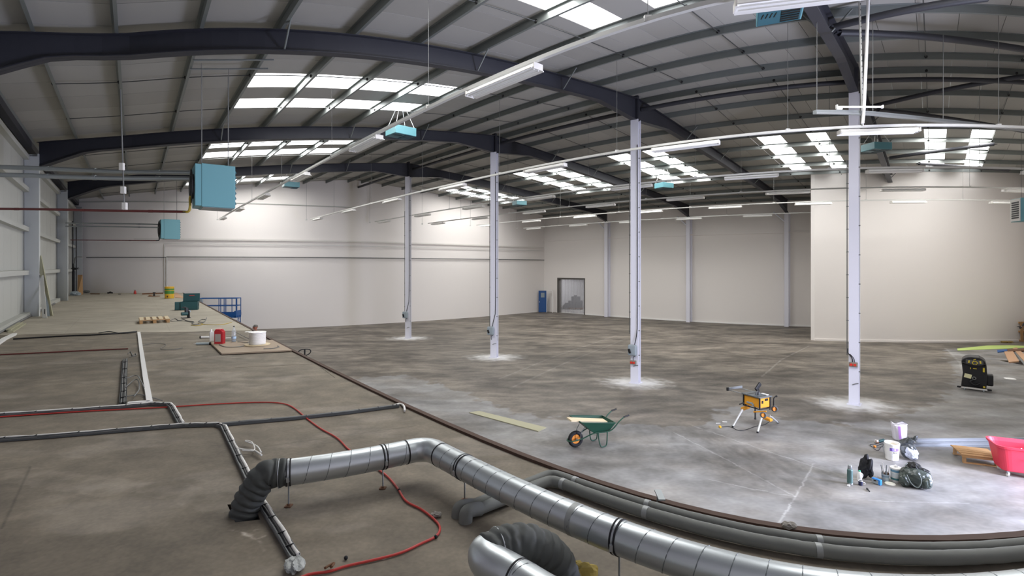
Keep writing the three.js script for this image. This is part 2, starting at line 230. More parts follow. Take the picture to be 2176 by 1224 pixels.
{ // clad side wall: sheets, rails, stanchions
  const wl = structGroup('wall_left'); const ls = []; for (let l = 35.83; l > 2; l -= l > 8 ? 1.04 : 1.5) ls.push(l);
  for (let i = 0; i < ls.length - 1; i++) { const a = ls[i], b = ls[i + 1] + 0.012; mesh('cladding_sheet', [vwall([W(CL, b, 0), W(CL, a, 0)], 0, 10.5, -0.06)], M.wallGrey, wl); }
  mesh('cladding_back', vwall([...ls].map((l) => W(CL - 0.12, l, 0)), 0, 12, 0.1), M.wallGrey, wl);
  const FL = [FR[4], FR[3], FR[2]];
  for (const h of [-0.2, 1.39, 2.85, 4.05]) { let prev = LFAR; for (const l of [...FL, 4]) { mesh('side_rail', sweep(rect(-0.17, 0, -0.08, 0.08), alongL(CL, prev, l, EYE + h, 8).map((p, i, a) => p)), M.wallGrey, wl); prev = l; } }
  mesh('base_rail', sweep(rect(-0.2, 0, 0, 0.18), alongL(CL, 27, 5, MZ, 14)), M.wallGrey, wl); mesh('base_cable', tube(alongL(CL + 0.28, 25, 5, MZ + 0.05, 12), 0.04), M.cableGrey, wl);
  mesh('eaves_beam', sweep(rect(-0.25, -0.05, -0.12, 0.12), alongL(CL, LFAR, 5, EYE + 4.5, 24)), M.rafter, wl);
  const st = ['broad white steel stanchion on the clad wall with boards leaning on it', 'white steel stanchion on the clad wall between boards and pipework corner', 'white corner stanchion of the clad wall beside the end wall'];
  [FR[3], FR[4], 35.3].forEach((l, i) => { const t = thing('wall_stanchion', st[i], 'column'); const H = EYE + 4.2 - MZ;
    for (const [n, c0, c1, a0, a1] of [['inner_flange', CL + 0.54, CL + 0.6, -0.13, 0.13], ['outer_flange', CL + 0.02, CL + 0.06, -0.13, 0.13], ['web', CL + 0.06, CL + 0.54, -0.02, 0.02]]) mesh(n, planSlab([W(c0, l + a0, 0), W(c1, l + a0, 0), W(c1, l + a1, 0), W(c0, l + a1, 0)].map((p) => p), MZ + H, H), M.colGrey, t);
    mesh('near_plate', planSlab([W(CL + 0.02, l - 0.14, 0), W(CL + 0.6, l - 0.14, 0), W(CL + 0.6, l - 0.12, 0), W(CL + 0.02, l - 0.12, 0)], MZ + H - 0.1, H - 0.1), M.colGrey, t); });
  // stanchions on the opposite wall
  const st2 = ['white wall stanchion next to the loading doorway', 'white wall stanchion midway along the plain wall', 'white wall stanchion next to the white partition room'];
  [FR[4], FR[3], FR[2]].forEach((l, i) => { const t = thing('wall_stanchion', st2[i], 'column');
    const bar = (n, c0, c1, l0, l1, top) => mesh(n, planSlab([W(c0, l0, 0), W(c1, l0, 0), W(c1, l1, 0), W(c0, l1, 0)], top, top), M.colWhite, t);
    bar('front_flange', CR - 0.5, CR - 0.46, l - 0.17, l + 0.17, EYE + 4.1); bar('web', CR - 0.46, CR - 0.02, l - 0.02, l + 0.02, EYE + 4.1); bar('back_flange', CR - 0.05, CR - 0.01, l - 0.17, l + 0.17, EYE + 4.1);
    mesh('brace', cyl(W(CR - 0.3, l + 1.1, EYE + 4.2), W(CR - 0.45, l + 0.1, EYE + 3.4), 0.05), M.colWhite, t); });
}
{ // loading doorway with strip curtain, and the room behind it
  const d = structGroup('door_1'), at = (l, y, o = 0) => W(CR + o, l, y);
  const fr = mat(0x57534f, 0.7);
  mesh('jamb', planSlab([at(34.02, 0, -0.03), at(34.02, 0, 0.5), at(33.9, 0, 0.5), at(33.86, 0, -0.03)], 3.45, 3.45), fr, d); mesh('jamb', planSlab([at(30.48, 0, -0.03), at(30.48, 0, 0.5), at(30.58, 0, 0.5), at(30.58, 0, -0.03)], 3.45, 3.45), fr, d);
  mesh('lintel', sweep(rect(-0.5, 0.03, 3.3, 3.45), alongL(CR, 34.02, 30.48, 0, 4).map((p) => p)), fr, d);
  const strip = new THREE.MeshPhysicalMaterial({ color: 0xe6e6e8, transmission: 0.85, roughness: 0.12, thickness: 0, ior: 1.3, side: THREE.DoubleSide });
  for (let i = 0; i < 17; i++) { const a = 33.82 - i * 0.192, o = i % 2 ? 0.25 : 0.28; mesh('curtain_strip', planSlab([at(a, 0, o), at(a - 0.205, 0, o + 0.01), at(a - 0.205, 0, o + 0.016), at(a, 0, o + 0.006)], 3.35, 3.3), strip, d); }
  const room = structGroup('wall_lobby'), rm = mat(0xc9c8c9, 0.8);
  mesh('back_wall', vwall(alongL(CR + 7, 37, 27, 0, 6), 0, 5, -0.2), rm, room); mesh('side_wall', [vwall([at(36.5, 0, 0.3), at(37, 0, 7)], 0, 5, 0.2), vwall([at(27, 0, 7), at(28.5, 0, 0.3)], 0, 5, 0.2)], rm, room);
  mesh('lobby_ceiling', planSlab([at(37, 0, 0.3), at(37, 0, 7.2), at(27, 0, 7.2), at(27, 0, 0.3)], 5.0, 0.1), rm, room); mesh('lobby_floor', planSlab([at(37, 0, -0.02), at(37, 0, 7.2), at(27, 0, 7.2), at(27, 0, -0.02)], 0.005, 0.02), mat(0x8d8a86, 0.5), room);
  const lc = at(32.3, 4.85, 3.5), lamp = mesh('added_lobby_lamp', rb(1.8, 0.08, 1.2, 0.02, lc.x, lc.y, lc.z), mat(0xffffff, 0.5, 0, { emissive: 0xffffff, emissiveIntensity: 1.5 })); tag(lamp, 'unseen flat lamp added to brighten the lobby behind the strip curtain', 'lamp');  // unseen lamp, added with the light below to brighten the lobby
  areaLight('added_lobby_light', V(lc.x, lc.y - 0.06, lc.z), V(lc.x, 0, lc.z), 1.6, 1.0, 60, 0xffffff);
  // wrapped goods on a pallet behind the strips
  const g = thing('wrapped_pallet_load', 'dark wrapped boxes stacked on a pallet behind the strip curtain', 'pallet load', A(1223, 655, 54.5).setY(0), -0.15);
  const dk = mat(0x4a4a50, 0.4); for (const s of [-0.6, 0, 0.6]) mesh('bearer', bx(0.12, 0.1, 1, s, 0.06, 0), M.woodDark, g); mesh('pallet_top', bx(1.6, 0.05, 1.1, 0, 0.135, 0), M.woodDark, g);
  mesh('lower_box', rb(1.5, 0.75, 1, 0.04, 0, 0.54, 0), dk, g); mesh('side_box', rb(0.4, 0.5, 0.9, 0.04, -0.95, 0.4, 0), dk, g); mesh('upper_box', rb(0.95, 0.45, 0.9, 0.04, 0.05, 1.14, 0), dk, g); mesh('top_bundle', rb(0.35, 0.14, 0.4, 0.05, 0, 1.43, 0), dk, g);
  // blue door standing open by the corner
  const b = structGroup('door_2'); const p0 = A(1144.5, 661, 50.6), p1 = A(1161, 661, 50.6), w = p1.x - p0.x;
  mesh('door_leaf', rb(w, 2.14, 0.05, 0.01, (p0.x + p1.x) / 2, 1.09, p0.z), M.doorBlue, b); mesh('vision_panel', bx(0.36, 0.46, 0.02, (p0.x + p1.x) / 2 + 0.02, 1.72, p0.z + 0.03), mat(0x8b979c, 0.2), b); mesh('handle', bx(0.05, 0.14, 0.05, p0.x + 0.08, 1.05, p0.z + 0.05), M.steel, b);
  mesh('door_frame', [bx(0.05, 2.2, 0.12, p1.x + 0.05, 1.1, p0.z - 0.1), bx(0.05, 2.2, 0.12, p1.x + 0.6, 1.1, p0.z + 0.25), bx(0.62, 0.05, 0.12, p1.x + 0.33, 2.2, p0.z + 0.1, 0, -0.5)], M.white, b);
  const sb = mesh('alarm_box', rb(0.24, 0.18, 0.08, 0.02, 0, 0, 0), M.white); sb.position.copy(A(1155, 482, 51)); tag(sb, 'small white alarm box high in the corner above the blue door', 'alarm box');
}
// ------------------------------------------------------------------ roof: liner sheets, rooflights, purlins, ties
const PL = Array.from({ length: 11 }, (_, i) => 15.92 - 1.815 * i), PR = Array.from({ length: 12 }, (_, i) => 17.08 + 1.815 * i).filter((c) => c < 37.2);
{
  const ceil = structGroup('ceiling');
  const patch = (c0, c1, l0, l1, off, th) => { const nc = Math.max(1, Math.ceil((c1 - c0) / 1.0)), pos = [], uv = []; const P = (c, l, o) => W(c, l, roofY(c) + o);
    const q = (a, b, c, d) => { for (const v of [a, b, c, a, c, d]) { pos.push(v.x, v.y, v.z); uv.push(v.x, v.z); } };
    for (let i = 0; i < nc; i++) { const a = lerp(c0, c1, i / nc), b = lerp(c0, c1, (i + 1) / nc);
      q(P(a, l0, off), P(a, l1, off), P(b, l1, off), P(b, l0, off)); q(P(a, l0, off + th), P(b, l0, off + th), P(b, l1, off + th), P(a, l1, off + th));
      q(P(a, l0, off), P(b, l0, off), P(b, l0, off + th), P(a, l0, off + th)); q(P(a, l1, off), P(a, l1, off + th), P(b, l1, off + th), P(b, l1, off)); }
    q(P(c0, l0, off), P(c0, l0, off + th), P(c0, l1, off + th), P(c0, l1, off)); q(P(c1, l0, off), P(c1, l1, off), P(c1, l1, off + th), P(c1, l0, off + th));
    const g = new THREE.BufferGeometry(); g.setAttribute('position', new THREE.Float32BufferAttribute(pos, 3)); g.setAttribute('uv', new THREE.Float32BufferAttribute(uv, 2)); g.computeVertexNormals(); return g; };
  mesh('roof_deck', bx(130, 0.3, 80, 0, 13.6, -30), M.deckTop, ceil);
  const lin = [0xa19f99, 0x9d9b95, 0xa4a29c].map((c) => mat(c, 0.8));
  const glowM = mat(0xffffff, 0.6, 0, { emissive: 0xfbfdff, emissiveIntensity: ROOF_GLOW });
  // rooflight strips of every bay, measured along the hall from the nearer frame: [left slope], [right slope]
  const STR = [[[2.9, 3.9], [5.1, 6.2]], [[2.75, 3.75], [4.7, 5.65]], [[3.15, 4.3], [5.4, 6.45]], [[3.3, 4.15], [5.05, 6.3]], [[3.4, 4.4], [5.5, 6.5]]];
  const STRR = [[[2.95, 4.0], [5.15, 6.2]], [[2.4, 3.35], [4.6, 5.8]], [[3.0, 4.0], [5.0, 6.35]], [[2.1, 3.4], [4.6, 5.9]], [[3.4, 4.3], [5.2, 6.3]]];
  const SPAN = [[PL[7] + 0.1, PL[3] - 0.1], [PR[3] + 0.1, PR[7] + 0.35]];
  for (let b = 0; b < 5; b++) for (const s of [0, 1]) {
    const l0 = FR[b], l1 = FR[b + 1], strips = (s ? STRR : STR)[b].map(([a, c]) => [l0 + a, l0 + c]);
    let c0 = s ? RIDGE : CL - 0.2, c1 = s ? CR + 0.2 : RIDGE; if (b === 0 && !s) c0 = 4.5; if (b === 0 && s) c1 = CB + 0.4; 
    const cuts = [l0, ...strips.flat(), l1], lanes = [];
    for (let i = 0; i < cuts.length - 1; i++) { if (i % 2) { lanes.push([cuts[i], cuts[i + 1], true]); continue; } const n = Math.max(1, Math.round((cuts[i + 1] - cuts[i]) / 1.05)); for (let k = 0; k < n; k++) lanes.push([lerp(cuts[i], cuts[i + 1], k / n), lerp(cuts[i], cuts[i + 1], (k + 1) / n), false]); }
    lanes.forEach(([a, z, light], i) => { const m = lin[(b * 3 + i + s) % 3], e = 0.008;
      if (!light) { mesh('liner_sheet', patch(c0, c1, a + e, z - e, 0, 0.03), m, ceil); return; }
      const [p0, p1] = SPAN[s]; const q0 = Math.max(c0, p0);
      if (q0 > c0) mesh('liner_sheet', patch(c0, q0 - e, a + e, z - e, 0, 0.03), m, ceil); mesh('liner_sheet', patch(p1 + e, c1, a + e, z - e, 0, 0.03), m, ceil);
      const n = 4, lim = s && b === 0 ? Math.min(p1, CB) : p1;
      for (let k = 0; k < n; k++) { const u = lerp(q0, lim, k / n), v = lerp(q0, lim, (k + 1) / n); mesh('rooflight_pane', patch(u, v, a + e, z - e, 0.004, 0.02), glowM, ceil); }
      const far = s && b < 2 ? 28.2 : lim; for (let k = 0; k < 2; k++) { const u = lerp(q0, far, k / 2), v = lerp(q0, far, (k + 1) / 2), ml = (a + z) / 2, A0 = W(u, ml, roofY(u)), A1 = W(v, ml, roofY(v)), mid = A0.clone().add(A1).multiplyScalar(0.5); mid.y -= 0.05;
        const dir = A1.clone().sub(A0), L = dir.length(); dir.normalize(); const side = dir.clone().cross(UP).normalize(), nrm = side.clone().cross(dir).normalize(); if (nrm.y > 0) nrm.negate();
        const R = new THREE.RectAreaLight(0xfffdf9, ROOF_LIGHT, L * 0.92, (z - a) * 0.8); R.name = 'rooflight_daylight'; R.position.copy(mid); const zx = nrm.clone().negate(); R.quaternion.setFromRotationMatrix(new THREE.Matrix4().makeBasis(dir, zx.clone().cross(dir), zx)); scene.add(R); }
    });
  }
  const prof = (h) => [[-0.006, -h], [0.06, -h], [0.06, -h + 0.01], [0.006, -h + 0.01], [0.006, -0.01], [0.006, 0], [-0.06, 0], [-0.06, -0.01], [-0.006, -0.01]];
  for (let b = 0; b < 5; b++) for (const c of [...PL, ...PR]) { if (b === 0 && (c < 7 || c > CB)) continue; const l1 = b === 4 ? LFAR - 0.05 : FR[b + 1]; mesh('purlin', sweep(prof(0.2), alongL(c, FR[b], l1, roofY(c) - 0.004, b < 2 ? 12 : 7)), M.purlin, ceil); }
  for (let b = 1; b < 5; b++) mesh('eaves_purlin', sweep(rect(-0.06, 0.06, -0.24, 0), alongL(CL + 0.25, FR[b], FR[b + 1], roofY(CL) - 0.01, 7)), M.purlin, ceil);
  for (let b = 0; b < 5; b++) mesh('ridge_tie', tube(alongL(RIDGE + 0.35, FR[b], FR[b + 1] - 0.05, EYE + 6.22, 10), 0.085, { n: 14 }), M.brace, ceil);
  // sag rods with their dark nuts, one run per slope
  const rodM = mat(0x4c4e4e, 0.5, 0.4);
  for (let b = 0; b < 5; b++) for (const o of [2.95, 6.0]) for (const [arr, s] of [[PL, 0], [PR, 1]]) {
    let list = arr.filter((c) => b > 0 || (c > 7 && c < CB)); const l = FR[b] + o, cs = [list[0], list[list.length - 1]], pts = alongC(l, Math.min(...cs), Math.max(...cs), (c) => roofY(c) - 0.13, 22);
    const r = mesh('sag_rod', tube(pts, 0.013, { seg: 5, n: 40 }), rodM, ceil);
    mesh('rod_nut', list.map((c) => { const p = W(c, l, roofY(c) - 0.13); return place(new THREE.SphereGeometry(0.05, 7, 5), p.x, p.y, p.z); }), M.black, r);
  }
}
// ------------------------------------------------------------------ portal frames
{
  const dL = (c) => 0.48 + (c < -1.7 ? 0.24 * (-1.7 - c) : 0) + (c > 14.1 ? 0.16 * (c - 14.1) : 0), dR = (c) => 0.48 + (c < 18.9 ? 0.16 * (18.9 - c) : 0) + (c > 34.6 ? 0.2 * (c - 34.6) : 0);
  const text = [['column with sockets beside the partition', FR[1]], ['column with isolator above red sockets', FR[2]], ['column with small isolator and cable hook', FR[3]], ['slim column near the end wall', FR[4]]];
  for (const [t, l] of text) for (const s of [0, 1]) {
    const o = thing('steel_rafter', `dark rafter from the ${t} to the ${s ? 'plain wall' : 'clad wall'}`, 'rafter');
    const c0 = s ? RIDGE : (l < 5 ? 4 : CL + 0.58), c1 = s ? (l < 5 ? CB : CR - 0.3) : RIDGE, n = 34, dep = s ? dR : dL, top = (c) => roofY(c) - 0.21;
    const path = (y) => alongC(l, c0, c1, y, n);
    mesh('top_flange', sweep(rect(-0.12, 0.12, -0.018, 0), path(top)), M.rafter, o); mesh('bottom_flange', sweep(rect(-0.12, 0.12, 0, 0.02), path((c) => top(c) - dep(c))), M.rafter, o);
    const pos = []; for (let i = 0; i < n; i++) { const a = lerp(c0, c1, i / n), b = lerp(c0, c1, (i + 1) / n); for (const dl of [-0.012, 0.012]) { const p = W(a, l + dl, top(a)), q = W(b, l + dl, top(b)), r = W(b, l + dl, top(b) - dep(b)), t2 = W(a, l + dl, top(a) - dep(a)); for (const v of dl < 0 ? [p, t2, r, p, r, q] : [p, r, t2, p, q, r]) pos.push(v.x, v.y, v.z); } }
    const g = new THREE.BufferGeometry(); g.setAttribute('position', new THREE.Float32BufferAttribute(pos, 3)); g.computeVertexNormals(); mesh('web', g, M.rafter, o);
    const e = s ? c0 + 0.03 : c1 - 0.03; mesh('apex_plate', planSlab([W(e - 0.02, l - 0.13, 0), W(e + 0.02, l - 0.13, 0), W(e + 0.02, l + 0.13, 0), W(e - 0.02, l + 0.13, 0)], top(RIDGE) + 0.1, 1.0), M.rafter, o);
    for (const c of s ? [20.6, 24.3, 29.6] : [3.3, 8.7, 12.2]) if (c < c1 && c > c0) for (const d of [-1, 1]) mesh('fly_brace', cyl(W(c, l + d * 0.05, top(c) - dep(c) + 0.03), W(c, l + d * 0.62, top(c) + 0.12), 0.022, 0.022, 6), M.purlin, o);
  }
  const colText = ['white steel column with twin red sockets, beside the partition room', 'white steel column with grey isolator box above twin red sockets', 'white steel column with small grey isolator and a loose cable hook', 'slim white steel column with grey isolator close to the end wall'];
  [FR[1], FR[2], FR[3], FR[4]].forEach((l, i) => {
    const p = W(RIDGE, l, 0), turn = [-0.72, -0.58, -0.35, -0.2][i], t = thing('steel_column', colText[i], 'column', p, turn), H = EYE + 5.72, w = [0.27, 0.31, 0.32, 0.3][i];
    mesh('flange', rb(w, H, 0.03, 0.004, 0, H / 2, 0.135), M.colWhite, t); mesh('flange', rb(w, H, 0.03, 0.004, 0, H / 2, -0.135), M.colWhite, t); mesh('web', bx(0.03, H, 0.25, 0, H / 2, 0), M.colWhite, t); mesh('base_plate', bx(w + 0.1, 0.03, 0.4, 0, 0.015, 0), M.colWhite, t);
    mesh('conduit', cyl(V(-w / 2 - 0.05, [1.6, 1.9, 1.5, 1.3][i], 0.1), V(-w / 2 - 0.05, H - 2.2, 0.1), 0.016, 0.016, 6), M.cableGrey, t);
    mesh('conduit', cyl(V(w / 2 + 0.03, 0.85, 0.1), V(w / 2 + 0.03, H - 0.4, 0.1), 0.012, 0.012, 6), M.trunk, t);
    for (let k = 0; k < 9; k++) { mesh('conduit_clip', bx(0.1, 0.025, 0.05, -w / 2 - 0.02, 2 + k * 0.75, 0.1), M.cableGrey, t); mesh('conduit_clip', bx(0.05, 0.03, 0.05, w / 2 + 0.02, 1.1 + k * 0.95, 0.1), M.cableGrey, t); }
    if (i) { const y = [0, 1.3, 1.35, 1.5][i]; const x = i > 1 ? -0.1 : -0.04, iso = mesh('isolator', rb(0.34, 0.42, 0.18, 0.06, x, y, 0.25), M.greyBox, t); mesh('isolator_handle', rb(0.09, 0.18, 0.06, 0.02, x - 0.08, y - 0.03, 0.36, 0, 0, 0.3), M.black, iso);
      mesh('cable', tube([V(x + 0.06, y + 0.17, 0.2), V(x + 0.14, y + 0.6, 0.17), V(0.12, y + 1.4, 0.16), V(0.12, H - 1, 0.16)], 0.016, { seg: 6 }), M.black, t); mesh('cable', tube([V(x + 0.14, y - 0.05, 0.22), V(x + 0.12, y - 0.2, 0.22), V(x + 0.02, y - 0.28, 0.2), V(x + 0.02, y - 0.45, 0.2)], 0.018, { seg: 6 }), M.cableGrey, t); }
    if (i < 2) { const y = [1.33, 0.82][i], x = [0, -0.03][i], bxp = mesh('socket_box', rb(0.24, 0.15, 0.1, 0.015, x, y, 0.2), mat(0x8d8578, 0.5), t); for (const k of [-0.05, 0.05]) mesh('red_socket', place(new THREE.CylinderGeometry(0.042, 0.042, 0.04, 14), x + k, y, 0.265, Math.PI / 2), mat(0xd8382a, 0.5), bxp);
      if (!i) mesh('cable', [tube([V(x - 0.02, y + 0.07, 0.19), V(x - 0.04, y + 0.22, 0.2), V(-0.15, y + 0.36, 0.17), V(-0.16, y + 0.5, 0.14)], 0.015, { seg: 6 }), tube([V(x + 0.03, y + 0.07, 0.19), V(x + 0.01, y + 0.2, 0.2), V(-0.1, y + 0.33, 0.17)], 0.012, { seg: 6 })], M.black, t); }
    mesh('cable_hook', tube([V(w / 2, 0.72, 0.15), V(0.05, 0.7, 0.17), V(-0.03, 0.66, 0.18)], 0.012, { seg: 6 }), M.cableGrey, t);
  });
  // wind bracing of the nearest bay, tubes between the rafters
  const BR = [[[1772, 56], [2100, -2], 'top brace leaving the rafter upward beside the hanging strut'], [[1784, 68], [2190, 110], 'brace crossing under the first purlins beside the hanging strut'], [[1850, 226], [2190, 163], 'brace rising from the rafter above the steel rail'], [[1866, 232], [2190, 283], 'brace dropping from the rafter just under the steel rail'], [[1890, 335], [2112, 308], 'brace crossing the rooflights over the partition room'], [[1953, 347], [2142, 363], 'brace end resting against the partition wall head']];
  for (const [a, b, label] of BR) { const [ac, al] = roofHit(...a, 0.45), [bc, bl] = roofHit(...b, 0.5); const n = 12, pts = Array.from({ length: n + 1 }, (_, i) => { const c = lerp(ac, bc, i / n), l = lerp(al, bl, i / n); return W(c, l, roofY(c) - 0.47); }); const o = thing('wind_brace', 'dark steel tube ' + label, 'brace'); mesh('brace_tube', tube(pts, 0.085, { n: 24, seg: 10 }), M.brace, o); for (const k of [0, n]) mesh('end_plate', bx(0.2, 0.03, 0.14, pts[k].x, pts[k].y, pts[k].z), M.brace, o); }
}
{ const a = W(1.2, -6.2, 2.2), b = W(5.6, -6.2, 2.2), m = a.clone().add(b).multiplyScalar(0.5); areaLight('loading_door_daylight', V(m.x - 0.15, 2.2, m.z), V(m.x - 6, 1.4, m.z + 0.6), 2.5, 4.2, DOOR_LIGHT, 0xdce2ff); }

// ================================================================== THINGS UNDER THE ROOF
{ // lighting runs with their fluorescent battens
  const T = [[5.8, 3.3, 'over the mezzanine side, past the hung teal heater', 'over the mezzanine side'], [12.4, 3.43, 'between the mezzanine run and the ridge columns', 'short of the ridge columns'], [17.6, 3.43, 'just beyond the row of columns', 'just beyond the columns'], [22.4, 3.5, 'under the rooflights of the far slope', 'under the far rooflights'], [27.4, 3.6, 'under the far slope, next to the partition wall', 'close before the partition wall'], [33, 3.62, 'hugging the plain white wall', 'hugging the plain wall']];
  const gridL = [33, 27.7, 22.4, 17.2, 11.9, 6.6, 1.35, -3.9];
  let proto;
  const makeBatten = () => { const t = thing('fluorescent_batten', 'white fluorescent batten hung under a lighting run, unlit', 'light fitting', undefined, 0, 'fluorescent battens on the lighting runs');
    mesh('body', rb(1.8, 0.07, 0.09, 0.015, 0, -0.06, 0), M.white, t); for (const s of [-1, 1]) mesh('reflector', bx(1.78, 0.012, 0.12, 0, -0.11, s * 0.09, s * 0.45), M.white, t); for (const s of [-1, 1]) mesh('tube', place(new THREE.CylinderGeometry(0.014, 0.014, 1.72, 8), 0, -0.13, s * 0.05, 0, 0, Math.PI / 2), mat(0xf6f6f2, 0.3), t); for (const s of [-0.9, 0.9]) mesh('end_cap', bx(0.02, 0.1, 0.2, s, -0.09, 0), M.whiteDull, t); return t; };
  T.forEach(([c, h, where, short], i) => {
    const l0 = i === 5 ? 8 : -5.2, t = thing('lighting_trunking', `long pale lighting run ${where}`, 'lighting run'), y = EYE + h;
    mesh('channel', sweep([[-0.035, 0], [0.035, 0], [0.035, 0.06], [0.02, 0.06], [0.02, 0.012], [-0.02, 0.012], [-0.02, 0.06], [-0.035, 0.06]], alongL(c, 34.4, i ? l0 : 1.2, y, 60)), M.trunk, t);
    for (const l of gridL) { const ll = l + 2.3; if (ll < l0 + 1 || (i === 0 && ll < 1.5)) continue; const p = W(c, ll, y + 0.05); mesh('hanger_wire', cyl(p, V(p.x, roofY(c) - 0.15, p.z), 0.006, 0.006, 5), M.cableGrey, t); mesh('hanger_bracket', bx(0.1, 0.08, 0.05, p.x, y + 0.05, p.z), M.trunk, t); }
    for (const l of gridL) { if (l < l0 + 0.5 || (i === 0 && l < 1.2)) continue; const a = W(c, l - 0.9, y), b = W(c, l + 0.9, y), m = a.clone().add(b).multiplyScalar(0.5); if (!proto) proto = makeBatten(); const o = proto.used ? copyOf(proto) : proto; proto.used = true; o.position.copy(m); o.rotation.set(0, Math.atan2(-(b.z - a.z), b.x - a.x), 0); o.userData.label = `unlit white fluorescent batten on the lighting run ${short}`; o.userData.group = `battens on the lighting run ${short}`; }
  });
  delete proto.used;
}
function wires(parent, pts, roofc) { for (const p of pts) mesh('hanging_wire', cyl(p, V(p.x, roofc, p.z), 0.008, 0.008, 5), M.cableGrey, parent); }
{ // two big unit heaters with flues and gas pipes to the clad wall
  const unit = (px0, py0, d, label, h) => {
    const p = A(px0, py0, d), t = thing('unit_heater', label, 'heater', p, face(p) + 0.1), sc = 1.27; t.scale.set(sc * 0.9, sc, sc);
    mesh('casing', rb(0.62, 0.81, 0.7, 0.012, 0.05, 0, -0.35), M.teal, t); mesh('fan_cowl', rb(0.13, 0.78, 0.68, 0.012, -0.31, 0, -0.35), M.teal, t); mesh('seam', bx(0.012, 0.79, 0.685, -0.245, 0, -0.35), M.tealDark, t);
    mesh('outlet_louvre', Array.from({ length: 7 }, (_, k) => bx(0.02, 0.05, 0.6, 0.37, -0.3 + k * 0.1, -0.35, 0, 0, 0.5)), M.tealDark, t); mesh('base_panel', bx(0.56, 0.01, 0.62, 0.05, -0.408, -0.35), M.galvDull, t);
    const gr = mesh('fan_guard', [0.12, 0.2, 0.28, 0.33].map((r) => place(torus(r, 0.008), -0.42, 0, -0.35, 0, Math.PI / 2)).concat([0, 1, 2, 3].map((k) => bx(0.012, 0.66, 0.012, -0.42, 0, -0.35, k * Math.PI / 4))), M.black, t); mesh('fan_motor', place(new THREE.CylinderGeometry(0.2, 0.26, 0.1, 16), -0.4, 0, -0.35, 0, 0, Math.PI / 2), M.black, gr);
    const w = V(0, 0, 0); mesh('hanging_wire', [[-0.25, -0.12], [-0.2, -0.6], [0.25, -0.12], [0.3, -0.6]].map(([x, z]) => cyl(V(x, 0.4, z), V(x, h, z), 0.006, 0.006, 5)), M.cableGrey, t);
    return p;
  };
  const p1 = unit(459, 395, 12.2, 'teal unit heater with twin flues and a yellow gas hose', 2.3), p2 = unit(363, 487, 26.6, 'teal unit heater hung before the end wall, thin flues beside it', 2.1);
  const run = (name, label, mtr, r, list, d) => { const t = thing(name, label, 'pipe'); const pts = list.map(([a, b]) => A(a, b, d)); mesh('pipe_run', tube(pts, r, { seg: 10, n: 30 }), mtr, t); [0.3, 0.62, 0.85].forEach((k) => { const q = pts[0].clone().lerp(pts[pts.length - 1], k), q2 = q.clone(); const i = Math.min(pts.length - 2, Math.floor(k * (pts.length - 1))); q2.copy(pts[i]).lerp(pts[i + 1], 0.5); mesh('joint_collar', cyl(q2.clone().add(V(-0.05, 0, 0)), q2.clone().add(V(0.05, 0, 0)), r * 1.12, r * 1.12, 10), mtr, t); }); return t; };
  run('flue_pipe', 'upper grey flue pipe from the large teal heater to the clad wall', M.galvDull, 0.056, [[-30, 354], [60, 357], [140, 360], [260, 365], [412, 367]], 12.7);
  run('flue_pipe', 'lower grey flue pipe from the large teal heater to the clad wall', M.galvDull, 0.056, [[-30, 371], [60, 373], [140, 376], [260, 379], [412, 380]], 12.3);
  run('flue_pipe', 'upper thin flue pipe from the smaller teal heater', M.galvDull, 0.035, [[140, 474], [250, 475.5], [342, 477]], 26.8); run('flue_pipe', 'lower thin flue pipe from the smaller teal heater', M.galvDull, 0.035, [[140, 481], [250, 482], [342, 483.5]], 26.5);
  const gas = run('gas_pipe', 'dark red gas pipe running to the large teal heater', M.darkRed, 0.03, [[-30, 443.5], [100, 445], [250, 448], [390, 450]], 12.2); mesh('flexible_hose', tube([A(390, 450, 12.2), A(401, 449, 12.2), A(404, 436, 12.2), A(404, 420, 12.2), A(412, 408, 12.25)], 0.028, { seg: 8 }), M.yellowHose, gas); mesh('valve', rb(0.09, 0.05, 0.05, 0.01, A(392, 450, 12.2).x, A(392, 450, 12.2).y, -12.2), M.black, gas);
  const gas2 = run('gas_pipe', 'thin dark red gas pipe running to the smaller teal heater', M.darkRed, 0.022, [[150, 509.8], [220, 510.5], [332, 511.5]], 26.6); mesh('flexible_hose', tube([A(332, 511.5, 26.6), A(338, 510, 26.6), A(338, 500, 26.6), A(341, 492, 26.6)], 0.024, { seg: 6 }), M.black, gas2);
  for (const [a, b, k] of [[[412, 128], [582, 127], 'rail nearer the rafter'], [[404, 147], [570, 146], 'rail farther from the rafter']]) { const q = [a, b].map(([x, y]) => { const [c, l] = roofHit(x, y, 0.24); return W(c, l, roofY(c) - 0.24); }); tag(mesh('hanging_rail', cyl(q[0], q[1], 0.022), M.galvDull), `thin steel ${k} carrying the wires of the large teal heater`, 'rail'); }
  // heater cut by the frame, grille turned to us
  const p = A(2186, 446, 17.5), t = thing('unit_heater', 'teal unit heater with a dark slotted grille hung before the partition wall', 'heater', p, -0.35); mesh('casing', rb(0.7, 0.8, 0.6, 0.012), M.teal, t); mesh('louvre_frame', bx(0.02, 0.76, 0.56, -0.36, 0, 0), M.whiteDull, t); for (let k = 0; k < 8; k++) mesh('louvre_slot', bx(0.02, 0.045, 0.4, -0.375, 0.26 - k * 0.075, 0.02), M.black, t); mesh('hanging_wire', [-0.2, 0.2].map((x) => cyl(V(x, 0.4, 0), V(x, 3.5, 0), 0.006, 0.006, 5)), M.cableGrey, t);
}
